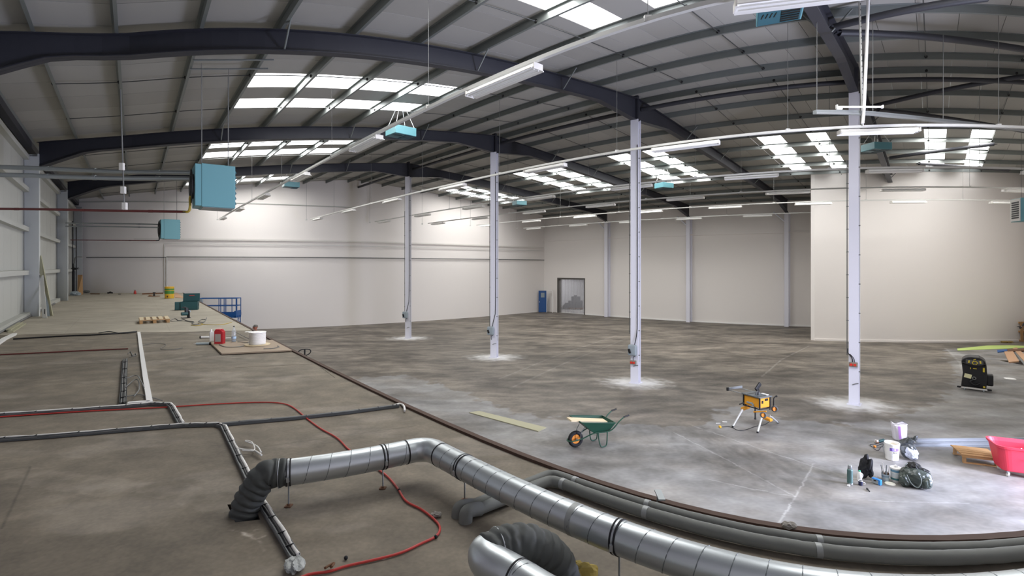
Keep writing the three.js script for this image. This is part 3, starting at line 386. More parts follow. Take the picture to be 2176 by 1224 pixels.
{ // teal ceiling air units on chains
  const U = [[852, 281, 18.6, 0.75, 'beside the lighting run, against the rooflight', 0.46], [618, 393, 30.5, 0.6, 'close to the end of the lighting run', 0.5], [1656, 18, 10.6, -0.42, 'with slotted underside next to the dark rafter', 0.42], [1411, 395, 30.5, 0.5, 'beneath the rooflights beyond the column with isolator', 0.45], [1104, 432, 38.5, 0.5, 'far off near the corner above the blue door', 0.45], [1862, 313, 22.2, 0.15, 'near the partition room behind a column', 0.42]];
  for (const [x, y, d, turn, where, hh] of U) {
    const p = A(x, y, d), t = thing('ceiling_air_unit', `teal box-shaped air unit hung on chains ${where}`, 'air unit', p, turn), top = roofY(p.x < 0 ? 9 : 25) - p.y;
    mesh('casing', rb(0.86, 0.3, 0.72, 0.012), M.teal, t); mesh('underside_panel', bx(0.8, 0.012, 0.66, 0, -0.153, 0), M.tealDark, t);
    const gr = mesh('grille', [bx(0.34, 0.012, 0.27, 0.2, -0.163, -0.15), bx(0.34, 0.012, 0.27, 0.2, -0.163, 0.15)], M.black, t); mesh('grille_bar', Array.from({ length: 6 }, (_, k) => bx(0.34, 0.014, 0.01, 0.2, -0.17, -0.26 + k * 0.104)), M.tealDark, gr); mesh('slot', [0, 1, 2, 3].map((k) => bx(0.018, 0.014, 0.2, -0.32 + k * 0.08, -0.16, 0.1, 0, 0.2)), M.black, t);
    mesh('hanging_chain', [[-0.38, -0.3], [0.38, -0.3], [-0.38, 0.3], [0.38, 0.3]].map(([a, b]) => cyl(V(a, 0.15, b), V(a * 0.25, Math.max(0.5, Math.min(top - 0.15, 1.3)), b * 0.25), 0.012, 0.012, 5)), M.white, t);
  }
}
{ // hanging strut, conduit, cross bar and steel rail near the partition room
  const st = thing('hanging_strut', 'perforated grey strut hung from the roof beside a white conduit', 'strut'), a = A(1833, 268, 11.9), top = A(1826, -20, 11.9); const mid = a.clone().add(top).multiplyScalar(0.5); mesh('strut', cyl(a, top, 0.03, 0.03, 4), M.trunk, st); mesh('strut_hole', Array.from({ length: 24 }, (_, k) => { const q = a.clone().lerp(top, (k + 0.5) / 24); return bx(0.018, 0.03, 0.005, q.x, q.y, q.z + 0.031); }), M.cableGrey, st);
  const co = mesh('white_conduit', tube([A(1833, 262, 11.8), A(1836, 225, 11.8), A(1841, 110, 11.8), A(1846, -25, 11.8)], 0.035, { seg: 10 }), M.white); tag(co, 'white vertical conduit dropping from the roof beside the strut', 'conduit');
  const cb = thing('cross_bar', 'short white cross bar clamped above the steel rail', 'bar'); const b0 = A(1778, 227, 11.7), b1 = A(1875, 227, 11.7); mesh('bar', cyl(b0, b1, 0.022), M.white, cb); mesh('end_clip', [bx(0.03, 0.09, 0.05, b0.x, b0.y, b0.z), bx(0.03, 0.07, 0.05, b1.x, b1.y, b1.z), bx(0.12, 0.03, 0.05, b0.x + 0.06, b0.y - 0.05, b0.z)], M.white, cb);
  const ra = thing('steel_rail', 'bright grey steel rail hung beneath the wind bracing', 'rail'); const pts = [[1731, 238, 11.6], [1800, 239, 11.8], [1850, 241, 12], [1920, 248, 12.4], [2000, 257, 12.9], [2090, 267, 13.5], [2200, 278, 14.2]].map((q) => A(...q)); mesh('rail_section', sweep([[-0.05, -0.04], [0.05, -0.04], [0.05, 0.04], [-0.05, 0.04]], pts), M.galvDull, ra); mesh('rail_lip', sweep(rect(0.045, 0.06, -0.055, -0.02), pts), M.steel, ra); mesh('hanger', [0, 2, 4].map((k) => cyl(pts[k].clone().add(V(0.05, 0.04, 0)), pts[k].clone().add(V(0.05, 2.2, 0)), 0.008, 0.008, 5)), M.cableGrey, ra);
  const vc = thing('light_column_conduit', 'pale vertical light string between the clad wall and large heater', 'conduit'); const q = [[256, 345, 12], [258, 400, 12], [259, 440, 12]]; mesh('drop_rod', cyl(A(256, 190, 12), A(264, 445, 12), 0.014), M.cableGrey, vc); for (const [x, y] of [[259, 354], [262, 404], [265, 438]]) { const s = A(x, y, 11.95); mesh('junction_box', rb(0.1, 0.17, 0.07, 0.01, s.x, s.y, s.z), M.whiteDull, vc); }
}
// ================================================================== THINGS ON THE MEZZANINE
const spiralR = (path, r, pitch = 0.15) => { const curve = new THREE.CatmullRomCurve3(path, false, 'catmullrom', 0.5), L = curve.getLength(), n = Math.ceil(L / 0.02), N = V(0, 1, 0), pts = []; const turns = L / pitch; for (let i = 0; i <= n; i++) { const c = curve.getPointAt(i / n), t = curve.getTangentAt(i / n), s = t.clone().cross(N).normalize(), u = s.clone().cross(t), a = i / n * turns * Math.PI * 2; pts.push(c.add(s.multiplyScalar(Math.cos(a) * r)).add(u.multiplyScalar(Math.sin(a) * r))); } return new THREE.TubeGeometry(new THREE.CatmullRomCurve3(pts), n * 2, 0.0035, 5, false); };
const flexHose = (pts, r, n = 130, amp = 0.07, w = 15) => tube(pts, r, { seg: 28, n, caps: false, rf: (t, a) => 1 + 1.5 * amp * Math.abs(Math.sin(t * w * Math.PI + 0.35 * Math.sin(a * 2) + 0.5 * n2(t * 6, Math.sin(a)))) + 0.05 * n2(t * 14, Math.cos(a) * 2 + Math.sin(a)) - 0.03 });
{
  const galvB = new THREE.MeshStandardMaterial({ color: 0xbfc5c7, metalness: 0.75, roughness: 0.36, side: THREE.DoubleSide });
  const D = (c, l, h) => W(c, l, MZ + h), H = 0.262, R = 0.098;
  const t = thing('spiral_duct', 'long silver spiral duct with an elbow, standing on thin rods across the deck', 'duct');
  const runA = Array.from({ length: 7 }, (_, i) => D(lerp(1.14, 2.22, i / 6), 3.73, H)), runB = Array.from({ length: 24 }, (_, i) => D(2.42, lerp(3.53, -1.6, i / 23), H));
  mesh('straight_section', tube(runA, R, { seg: 36, n: 30, caps: false }), galvB, t); mesh('straight_section', tube(runB, R, { seg: 36, n: 90, caps: false }), galvB, t);
  for (const r of [runA, runB]) mesh('spiral_seam', spiralR(r, R), mat(0x6f7577, 0.5, 0.5), t);
  mesh('elbow', tube([D(2.2, 3.73, H), D(2.3, 3.725, H), D(2.375, 3.69, H), D(2.415, 3.62, H), D(2.42, 3.51, H)], R * 1.01, { seg: 36, n: 40, caps: false }), galvB, t);
  const band = (p, q, r, w, m, name) => { const d = q.clone().sub(p).normalize(); mesh(name, cyl(p.clone().addScaledVector(d, -w), p.clone().addScaledVector(d, w), r, r, 36), m, t); };
  for (const [p, q] of [[D(2.2, 3.73, H), D(2.3, 3.73, H)], [D(2.42, 3.51, H), D(2.42, 3.4, H)]]) band(p, q, R * 1.025, 0.006, M.rubber, 'seal_band');
  const rod = (p, q, hasRod = true) => { const d = q.clone().sub(p).normalize(); for (const k of [-0.013, 0.013]) band(p.clone().addScaledVector(d, k), p.clone().addScaledVector(d, k + 0.1), R * 1.045, 0.005, M.rubber, 'clamp_ring'); band(p, q, R * 1.035, 0.006, M.steel, 'clamp_band');
    const side = d.clone().cross(UP).multiplyScalar(p.x > -0.8 ? 1 : 1); const bp = p.clone().addScaledVector(side, R * 1.04); mesh('clamp_bolt', [bx(0.018, 0.035, 0.018, bp.x, bp.y - 0.02, bp.z), bx(0.014, 0.014, 0.03, bp.x, bp.y - 0.005, bp.z)], M.steel, t);
    if (hasRod) { mesh('support_rod', cyl(V(p.x, MZ, p.z), V(p.x, p.y - R, p.z), 0.006, 0.006, 8), M.galvDull, t); mesh('rod_foot', [bx(0.05, 0.006, 0.05, p.x, MZ + 0.005, p.z), place(new THREE.CylinderGeometry(0.012, 0.012, 0.014, 6), p.x, MZ + 0.012, p.z)], M.woodDark, t); } };
  rod(D(1.165, 3.73, H), D(1.3, 3.73, H)); rod(D(1.98, 3.73, H), D(2.1, 3.73, H)); rod(D(2.42, 3.19, H), D(2.42, 3, H)); rod(D(2.42, 1.72, H), D(2.42, 1.6, H));
  { const p = D(2.42, 2.05, H), q = D(2.42, 1.95, H); band(p, q, R * 1.012, 0.02, M.lagTape, 'joint_tape'); }
  const f = thing('flexible_duct', 'dark wrinkled flexible hose from the silver duct down into the floor hole', 'duct hose'); mesh('hose', flexHose([D(1.15, 3.73, H), D(1.07, 3.73, H + 0.005), D(0.98, 3.725, H + 0.0), D(0.9, 3.72, H - 0.09), D(0.835, 3.715, H - 0.2), D(0.79, 3.7, H - 0.36), D(0.77, 3.7, H - 0.6)], 0.098, 220, 0.085, 15), M.hose, f);
  { const p = D(1.09, 3.73, H), q = D(1.0, 3.73, H), d = q.clone().sub(p).normalize(); mesh('hose_clip', place(torus(0.106, 0.003), p.x, p.y, p.z, 0, Math.atan2(d.x, d.z)), M.steel, f); }
  const t2 = thing('spiral_duct', 'short silver duct with a turned elbow joining a dark hose', 'duct'); const r2 = Array.from({ length: 10 }, (_, i) => D(1.76, lerp(1.86, -0.2, i / 9), H));
  mesh('straight_section', tube(r2, R, { seg: 36, n: 40, caps: false }), galvB, t2); mesh('spiral_seam', spiralR(r2, R), mat(0x6f7577, 0.5, 0.5), t2);
  mesh('elbow', tube([D(1.76, 1.86, H), D(1.755, 1.95, H), D(1.735, 2.06, H + 0.01), D(1.765, 2.13, H + 0.015), D(1.84, 2.12, H + 0.02)], R * 1.02, { seg: 36, n: 40, caps: false }), galvB, t2);
  { const p = D(1.76, 1.87, H), q = D(1.76, 1.7, H), d = q.clone().sub(p).normalize(); mesh('seal_band', cyl(p.clone().addScaledVector(d, -0.006), p.clone().addScaledVector(d, 0.006), R * 1.03, R * 1.03, 36), M.rubber, t2); }
  const f2 = thing('flexible_duct', 'dark wrinkled hose between the short duct elbow and yellowish insulation', 'duct hose'); mesh('hose', flexHose([D(1.76, 2.12, H + 0.01), D(1.85, 2.1, H + 0.03), D(1.97, 2.05, H + 0.02), D(2.09, 2.0, H - 0.05), D(2.17, 1.965, H - 0.18), D(2.19, 1.95, H - 0.4)], 0.108, 190, 0.06, 13), M.hose, f2); { const p = D(1.83, 2.11, H + 0.02), q = D(1.93, 2.08, H + 0.02), d = q.clone().sub(p).normalize(); mesh('hose_clip', place(torus(0.118, 0.004), p.x, p.y, p.z, 0, Math.atan2(d.x, d.z)), M.steel, f2); }
  const ins = D(2.33, 1.96, 0.02), gI = new THREE.IcosahedronGeometry(0.07, 4); { const p = gI.attributes.position; for (let i = 0; i < p.count; i++) { const k = 1 + 0.35 * n2(p.getX(i) * 22, p.getZ(i) * 22 + p.getY(i) * 9); p.setXYZ(i, p.getX(i) * 1.5 * k, p.getY(i) * 0.55 * k, p.getZ(i) * k); } gI.computeVertexNormals(); } const im = mesh('insulation_tuft', gI, mat(0xa8944c, 0.95)); im.position.copy(ins); tag(im, 'yellowish insulation wool bulging out beside the hose foot', 'insulation');
  // lagged pipe pair along the deck edge
  const lag = (c, r, l1, label, hook) => { const o = thing('lagged_pipe', label, 'pipe'); const h = r + 0.012; const pts = [...(Array.from({ length: 6 }, (_, i) => D(lerp(2.3, c - 0.12, i / 5), l1, h))), D(c - 0.03, l1 - 0.02, h), D(c, l1 - 0.1, h), ...Array.from({ length: 18 }, (_, i) => D(c, lerp(l1 - 0.3, -1.3, i / 17), h))];
    mesh('lagging', tube(pts, r, { seg: 18, n: 150, rf: (t, a) => 1 + 0.035 * n2(t * 26, Math.cos(a) * 0.8) + 0.02 * n2(t * 80, Math.sin(a)) }), M.lag, o); mesh('end_bend', tube([D(2.36, l1, h), D(2.28, l1, h + 0.015), D(2.23, l1, h), D(2.22, l1, h - 0.1)], r * 1.18, { seg: 16 }), M.lag, o);
    for (const [q, q2] of hook) { const p = D(q[0], q[1], h), d = D(q2[0], q2[1], h).sub(p).normalize(); mesh('tape_wrap', cyl(p.clone().addScaledVector(d, -0.018), p.clone().addScaledVector(d, 0.018), r * 1.07, r * 1.07, 18), M.lagTape, o); } };
  lag(3.235, 0.037, 3.02, 'outer grey lagged pipe lying along the timber deck edge', [[[2.62, 3.02], [2.7, 3.02]], [[3.235, 2.75], [3.235, 2.6]], [[3.235, 2.04], [3.235, 1.9]], [[3.235, 0.74], [3.235, 0.6]]]);
  lag(3.12, 0.043, 2.92, 'inner grey lagged pipe lying along the deck, behind the outer one', [[[2.66, 2.92], [2.76, 2.92]], [[3.12, 2.78], [3.12, 2.7]], [[3.12, 1.98], [3.12, 1.9]], [[3.12, 0.72], [3.12, 0.6]]]);
  for (const [x, y, s, label] of [[1676, 1132, 0.035, 'grey lump of rubble lying on the timber deck edge'], [927, 1098, 0.03, 'crumpled grey foil scrap beside the red air line']]) { const g = new THREE.IcosahedronGeometry(s, 2), p = g.attributes.position; for (let i = 0; i < p.count; i++) { const k = 1 + 0.35 * n2(p.getX(i) * 40, p.getY(i) * 40 + p.getZ(i) * 30); p.setXYZ(i, p.getX(i) * k * 1.3, p.getY(i) * k * 0.7, p.getZ(i) * k); } g.computeVertexNormals(); const m = mesh('rubble_lump', g, mat(0x8d8880, 0.9)); m.position.copy(G(x, y, MZ)).y += s * 0.5 + (x > 1500 ? 0.035 : 0); tag(m, label, 'rubble'); }
  // bracket clip on the deck edge
  const cl = G(1400, 1072, MZ), cm = mesh('pipe_bracket', [bx(0.03, 0.1, 0.012, cl.x, MZ + 0.06, cl.z, 0.2), bx(0.05, 0.012, 0.12, cl.x - 0.01, MZ + 0.1, cl.z + 0.06, 0.2)], M.galvDull); tag(cm, 'small grey bracket holding the lagged pipes to the edge', 'bracket');
}
{ // cable trays, trunking and hoses on the deck
  const deck = (list, h = 0.02) => list.map(([a, b]) => { const p = G(a, b, MZ); p.y += h; return p; });
  const tray = (label, list, w, cables) => { w *= 0.8; const t = thing('cable_tray', label, 'cable tray'), p = deck(list, 0.006); mesh('tray', sweep([[-w / 2, 0], [w / 2, 0], [w / 2, 0.035], [w / 2 - 0.006, 0.035], [w / 2 - 0.006, 0.006], [-w / 2 + 0.006, 0.006], [-w / 2 + 0.006, 0.035], [-w / 2, 0.035]], p), mat(0x5f6365, 0.5, 0.4), t);
    cables.forEach(([off, r, m], k) => { const q = p.map((v, i) => { const d = p[Math.min(i + 1, p.length - 1)].clone().sub(p[Math.max(i - 1, 0)]).normalize(), s = d.cross(UP).normalize(); return v.clone().addScaledVector(s, off).add(V(0, r + 0.012, 0)); }); const qq = []; q.forEach((v, i) => { qq.push(v); if (i < q.length - 1) { for (let j = 1; j < 5; j++) { const z = v.clone().lerp(q[i + 1], j / 5); z.y += 0.005 * n2(i * 7 + j, k * 3); z.z += 0.006 * n2(k * 5, i * 5 + j); qq.push(z); } } }); mesh('cable', tube(qq, r, { seg: 6, tension: 0.3 }), m, t); });
    p.forEach((v, i) => { if (i < p.length - 1) for (const k of [0.25, 0.7]) { const z = v.clone().lerp(p[i + 1], k), d = p[i + 1].clone().sub(v); mesh('cable_tie', bx(0.007, 0.034, w * 0.8, z.x, z.y + 0.024, z.z, 0, Math.atan2(-d.z, d.x)), M.black, t); } }); return t; };
  tray('cable tray with a white conduit crossing the brown deck, bending toward the floor hole', [[-30, 941], [120, 930], [300, 915], [385, 908], [460, 906], [475, 911], [500, 962], [530, 1025], [552, 1070], [590, 1130], [627, 1192]], 0.075, [[-0.02, 0.014, M.cableWhite], [0.005, 0.012, M.black], [0.022, 0.01, M.cableGrey]]);
  tray('grey cable tray branching over the deck under the red air line', [[470, 906], [620, 893], [740, 880], [830, 868], [848, 866]], 0.06, [[-0.012, 0.012, M.cableGrey], [0.012, 0.01, M.cableGrey]]);
  tray('cable tray running past the red air line to the short link', [[-30, 888], [120, 878], [250, 869], [320, 862], [358, 863], [366, 870], [385, 905]], 0.08, [[-0.02, 0.016, M.cableWhite], [0.01, 0.012, M.black], [0.024, 0.01, M.cableGrey]]);
  tray('short upright-looking cable tray full of loose wires', [[266, 766], [264, 800], [263, 830], [261, 860]], 0.1, [[-0.02, 0.012, M.cableGrey], [0.0, 0.01, M.black], [0.02, 0.01, M.cableGrey]]);
  const tr = thing('plastic_trunking', 'white plastic trunking lying along the deck beside the loose wires', 'trunking'); mesh('main_length', sweep(rect(-0.034, 0.034, 0, 0.04), deck([[295, 708], [300, 745], [308, 800], [318, 859]], 0)), M.white, tr); mesh('return_length', sweep(rect(-0.03, 0.03, 0, 0.04), deck([[318, 858], [296, 859], [272, 861]], 0)), M.white, tr);
  const w1 = tag(mesh('plastic_trunking', sweep(rect(-0.05, 0.05, 0, 0.05), deck([[-20, 742], [10, 722], [31, 712]], 0)), M.white), 'short white trunking offcut by the clad wall', 'trunking');
  tag(mesh('timber_batten', [sweep(rect(-0.06, 0.06, 0, 0.04), deck([[22, 708], [50, 690]], 0.012)), sweep(rect(-0.05, 0.05, 0.04, 0.07), deck([[18, 706], [44, 690]], 0.012))], M.mdf), 'pair of dull timber battens beside the clad wall base', 'timber');
  tag(mesh('deck_cable', [tube(deck([[28, 722], [130, 716], [220, 712], [291, 706]], 0.02), 0.018, { seg: 6 }), tube(deck([[210, 709], [232, 706], [260, 710], [290, 707]], 0.02), 0.012, { seg: 6 })], M.black), 'black cables along the joint between old and new boards', 'cable');
  tag(mesh('loose_wire', [tube(deck([[268, 815], [290, 808], [300, 822], [306, 835]], 0.08), 0.008, { seg: 5 }), tube(deck([[266, 830], [290, 812], [296, 832], [285, 850]], 0.05), 0.008, { seg: 5 }), tube(deck([[272, 753], [277, 748], [283, 758], [287, 752], [289, 757], [274, 760]], 0.01), 0.008, { seg: 5 }), tube(deck([[270, 845], [300, 842], [345, 854]], 0.02), 0.007, { seg: 5 })], M.cableGrey), 'tangle of grey loose wires beside the white trunking', 'wire');
  tag(mesh('loose_wire', [tube(deck([[300, 735], [325, 731], [352, 733], [342, 742], [365, 744], [388, 740]], 0.01), 0.006, { seg: 5 })], M.cableGrey), 'thin grey wire squiggle on the deck beyond the trunking', 'wire');
  tag(mesh('loose_cable', [tube(deck([[503, 961], [520, 964], [540, 966], [556, 976]], 0.04), 0.009, { seg: 6 }), tube(deck([[515, 968], [540, 968], [535, 950], [520, 947], [545, 958], [555, 972]], 0.05), 0.007, { seg: 6 })], M.cableWhite), 'curly pale cable tail beside the bend of the cable tray', 'cable');
  tag(mesh('cable_end', tube(deck([[838, 866], [850, 863], [858, 868], [860, 878]], 0.03), 0.014, { seg: 6 }), M.cableWhite), 'white cable end hooked over the deck at the tray tip', 'cable');
  tag(mesh('red_pipe', tube(deck([[-30, 757], [80, 752], [180, 747], [272, 743]], 0.02), 0.014, { seg: 8 }), M.darkRed), 'thin straight red pipe lying on the deck by the wires', 'pipe');
  const z6 = [[260, 0], [380, 95], [470, 160], [590, 230], [670, 310], [770, 385], [880, 455], [960, 515], [1030, 600], [1090, 690], [1200, 750], [1290, 820], [1335, 880], [1310, 945], [1200, 1000], [1060, 1065], [900, 1110], [660, 1165], [530, 1205], [390, 1225], [300, 1260]].map(([a, b]) => [544 + a / 3.418, 866 + b / 3.418]);
  const ah = thing('air_hose', 'red air line snaking over the deck and under the silver duct', 'hose'); mesh('hose', tube(deck([[-30, 890], [100, 881], [200, 875], [340, 868], [450, 861], [540, 857], [590, 858], ...z6.slice(0)], 0.012), 0.0085, { seg: 8, n: 260 }), M.red, ah); for (const [a, b] of [[735, 1190], [848, 1045], [926, 1145]]) { const p = G(a, b, MZ); mesh('hose_tape', place(new THREE.SphereGeometry(0.013, 8, 6), p.x, MZ + 0.014, p.z), M.rubber, ah); }
  const kn = deck([[690, 1218], [700, 1212], [708, 1208], [703, 1216]], 0.03); tag(mesh('twine_knot', [tube(kn, 0.008, { seg: 6 }), tube(kn.map((p) => V(p.x + 0.01, p.y + 0.01, p.z + 0.012)).reverse(), 0.007, { seg: 6 })], M.woodDark), 'dark twine knotted round the red air line', 'twine');
  const bag = G(626, 1210, MZ), gb = new THREE.IcosahedronGeometry(0.055, 5), pb = gb.attributes.position; for (let i = 0; i < pb.count; i++) { const k = 1 + 0.3 * n2(pb.getX(i) * 25, pb.getY(i) * 25 + pb.getZ(i) * 20); pb.setXYZ(i, pb.getX(i) * k, pb.getY(i) * k * 0.5, pb.getZ(i) * k * 1.5); } gb.computeVertexNormals(); const bm = mesh('foil_wrap', gb, M.lagTape); bm.position.set(bag.x, MZ + 0.03, bag.z); bm.rotation.y = 0.5; tag(bm, 'grey foil wrap bunched at the end of the cable tray', 'foil');
}
const onDeck = (a, b, h = 0.012) => { const p = G(a, b, MZ + h); return p; };
function slabPx(name, label, category, list, y, th, m, group) { const p = list.map(([a, b]) => G(a, b, y + th)); return tag(mesh(name, planSlab(p, y + th, th), m), label, category, group); }
function blob(r, sx, sy, sz, amp, freq, sd = 0, detail = 4) { const g = new THREE.IcosahedronGeometry(r, detail), p = g.attributes.position; for (let i = 0; i < p.count; i++) { const x = p.getX(i), y = p.getY(i), z = p.getZ(i), k = 1 + amp * (n2(x * freq + sd, y * freq + z * freq * 0.7) + 0.5 * n2(x * freq * 2.3, z * freq * 2.3 + y * freq * 2 + sd)); p.setXYZ(i, x * sx * k, y * sy * k, z * sz * k); } g.computeVertexNormals(); return g; }
{ // pallet with pale top boards
  const p = onDeck(329, 687), t = thing('pallet', 'low timber pallet with pale boards on the new deck', 'pallet', p, face(p) + 0.03); t.scale.x = 0.86;
  for (const z of [-0.04, -0.5, -0.98]) { for (const x of [-0.42, 0, 0.42]) mesh('block', bx(0.1, 0.075, 0.1, x, 0.06, z), M.wood, t); mesh('bearer', bx(0.96, 0.022, 0.1, 0, 0.108, z), M.wood, t); }
  for (const x of [-0.42, 0, 0.42]) mesh('bottom_board', bx(0.1, 0.02, 1.04, x, 0.011, -0.51), M.wood, t); [-0.4, -0.2, 0, 0.2, 0.4].forEach((x) => mesh('top_board', bx(0.13, 0.022, 1.06, x, 0.131, -0.51), M.woodPale, t));
}
{ const p = onDeck(395, 676), t = thing('plunge_saw', 'dark green and black power saw standing on the new deck', 'power tool', p, face(p) + 0.3); mesh('base_plate', rb(0.26, 0.02, 0.2, 0.008, 0, 0.012, 0), M.black, t); mesh('motor', place(new THREE.CylinderGeometry(0.06, 0.065, 0.2, 14), -0.05, 0.16, 0.02, 0, 0, Math.PI / 2), M.darkGreen, t); mesh('guard', rb(0.05, 0.24, 0.2, 0.03, 0.08, 0.14, 0), M.black, t); mesh('handle', tube([V(0.06, 0.27, 0), V(0.0, 0.38, 0), V(-0.12, 0.38, 0)], 0.022), M.black, t); mesh('head', rb(0.1, 0.2, 0.12, 0.02, 0.02, 0.27, 0), M.black, t); mesh('label_plate', bx(0.05, 0.06, 0.006, 0.11, 0.24, 0.06), M.greyBox, t); }
{ const p = onDeck(402, 659), t = thing('tool_chest', 'dark green steel tool chest with its lid open', 'tool chest', p, face(p) - 0.15); mesh('front_panel', bx(0.62, 0.36, 0.02, 0, 0.18, 0), M.darkGreen, t); mesh('back_panel', bx(0.62, 0.36, 0.02, 0, 0.18, -0.4), M.darkGreen, t); mesh('side_panel', bx(0.02, 0.36, 0.4, -0.3, 0.18, -0.2), M.darkGreen, t); mesh('side_panel', bx(0.02, 0.36, 0.4, 0.3, 0.18, -0.2), M.darkGreen, t); mesh('bottom_panel', bx(0.6, 0.02, 0.4, 0, 0.02, -0.2), M.darkGreen, t); const lid = mesh('lid', rb(0.62, 0.34, 0.05, 0.01, 0.02, 0.52, -0.46, -0.15), M.darkGreen, t); mesh('red_badge', bx(0.2, 0.03, 0.006, 0.04, 0.6, -0.415, -0.15), mat(0xa84a44, 0.6), lid); mesh('side_wing', rb(0.26, 0.34, 0.3, 0.012, -0.42, 0.18, -0.2, 0, 0.15), M.darkGreen, t); mesh('handle', place(torus(0.05, 0.008, 14), 0.31, 0.22, -0.2, 0, Math.PI / 2), M.black, t); }
{ const p = onDeck(360, 634), t = thing('plastic_drum', 'yellow drum with green bands near the end wall', 'drum', p); mesh('body', lathe([[0, 0], [0.22, 0], [0.235, 0.02], [0.235, 0.64], [0.225, 0.66], [0, 0.66]], 28), M.yellow, t); for (const [y, h] of [[0.36, 0.18], [0.53, 0.09]]) mesh('green_band', place(new THREE.CylinderGeometry(0.238, 0.238, h, 28, 1, true), 0, y, 0), mat(0x4b8a3c, 0.5), t); mesh('lid', lathe([[0, 0.69], [0.225, 0.69], [0.245, 0.68], [0.245, 0.65], [0.235, 0.65]], 28), M.yellow, t); mesh('print', bx(0.08, 0.1, 0.006, 0.04, 0.12, 0.234), M.woodDark, t); }
{ const p = onDeck(287, 625), t = thing('spray_can', 'small dark red bottle against the end wall', 'bottle', p); mesh('body', lathe([[0, 0], [0.07, 0], [0.075, 0.02], [0.07, 0.17], [0.03, 0.22], [0.03, 0.25], [0, 0.25]], 16), M.red, t); mesh('cap', place(new THREE.CylinderGeometry(0.028, 0.03, 0.04, 12), 0, 0.27, 0), M.black, t); mesh('tray', bx(0.3, 0.01, 0.12, -0.12, 0.006, 0.02), M.mdf, t); }
{ const p = onDeck(327, 630), t = thing('power_trowel', 'dark drill on a flat disc by the end wall', 'power tool', p); mesh('disc', place(new THREE.CylinderGeometry(0.32, 0.33, 0.025, 24), 0, 0.02, 0), M.woodDark, t); mesh('drill_body', place(new THREE.CylinderGeometry(0.035, 0.06, 0.2, 12), 0.02, 0.13, 0), M.black, t); mesh('handle', cyl(V(-0.06, 0.24, 0), V(0.1, 0.24, 0), 0.025), M.black, t); mesh('wood_block', bx(0.16, 0.06, 0.1, -0.2, 0.06, 0.02), M.plank, t); }
{ const p = onDeck(234, 624), t = thing('belt_sander', 'black belt sander lying by the end wall', 'power tool', p); mesh('body', rb(0.26, 0.08, 0.1, 0.03, 0, 0.06, 0), M.black, t); mesh('front_roller', place(new THREE.CylinderGeometry(0.05, 0.05, 0.1, 12), -0.12, 0.055, 0, Math.PI / 2), M.black, t); mesh('rear_knob', blob(0.05, 1, 1, 1, 0, 1), M.black, t).position.set(0.14, 0.055, 0); mesh('handle', tube([V(-0.08, 0.09, 0), V(0, 0.13, 0), V(0.1, 0.1, 0)], 0.02), M.black, t); const q = onDeck(254, 625.5); tag(mesh('sanding_pad', rb(0.16, 0.03, 0.06, 0.012, q.x, q.y + 0.016, q.z), M.black), 'flat black pad on the deck between sander and bottle', 'pad'); }
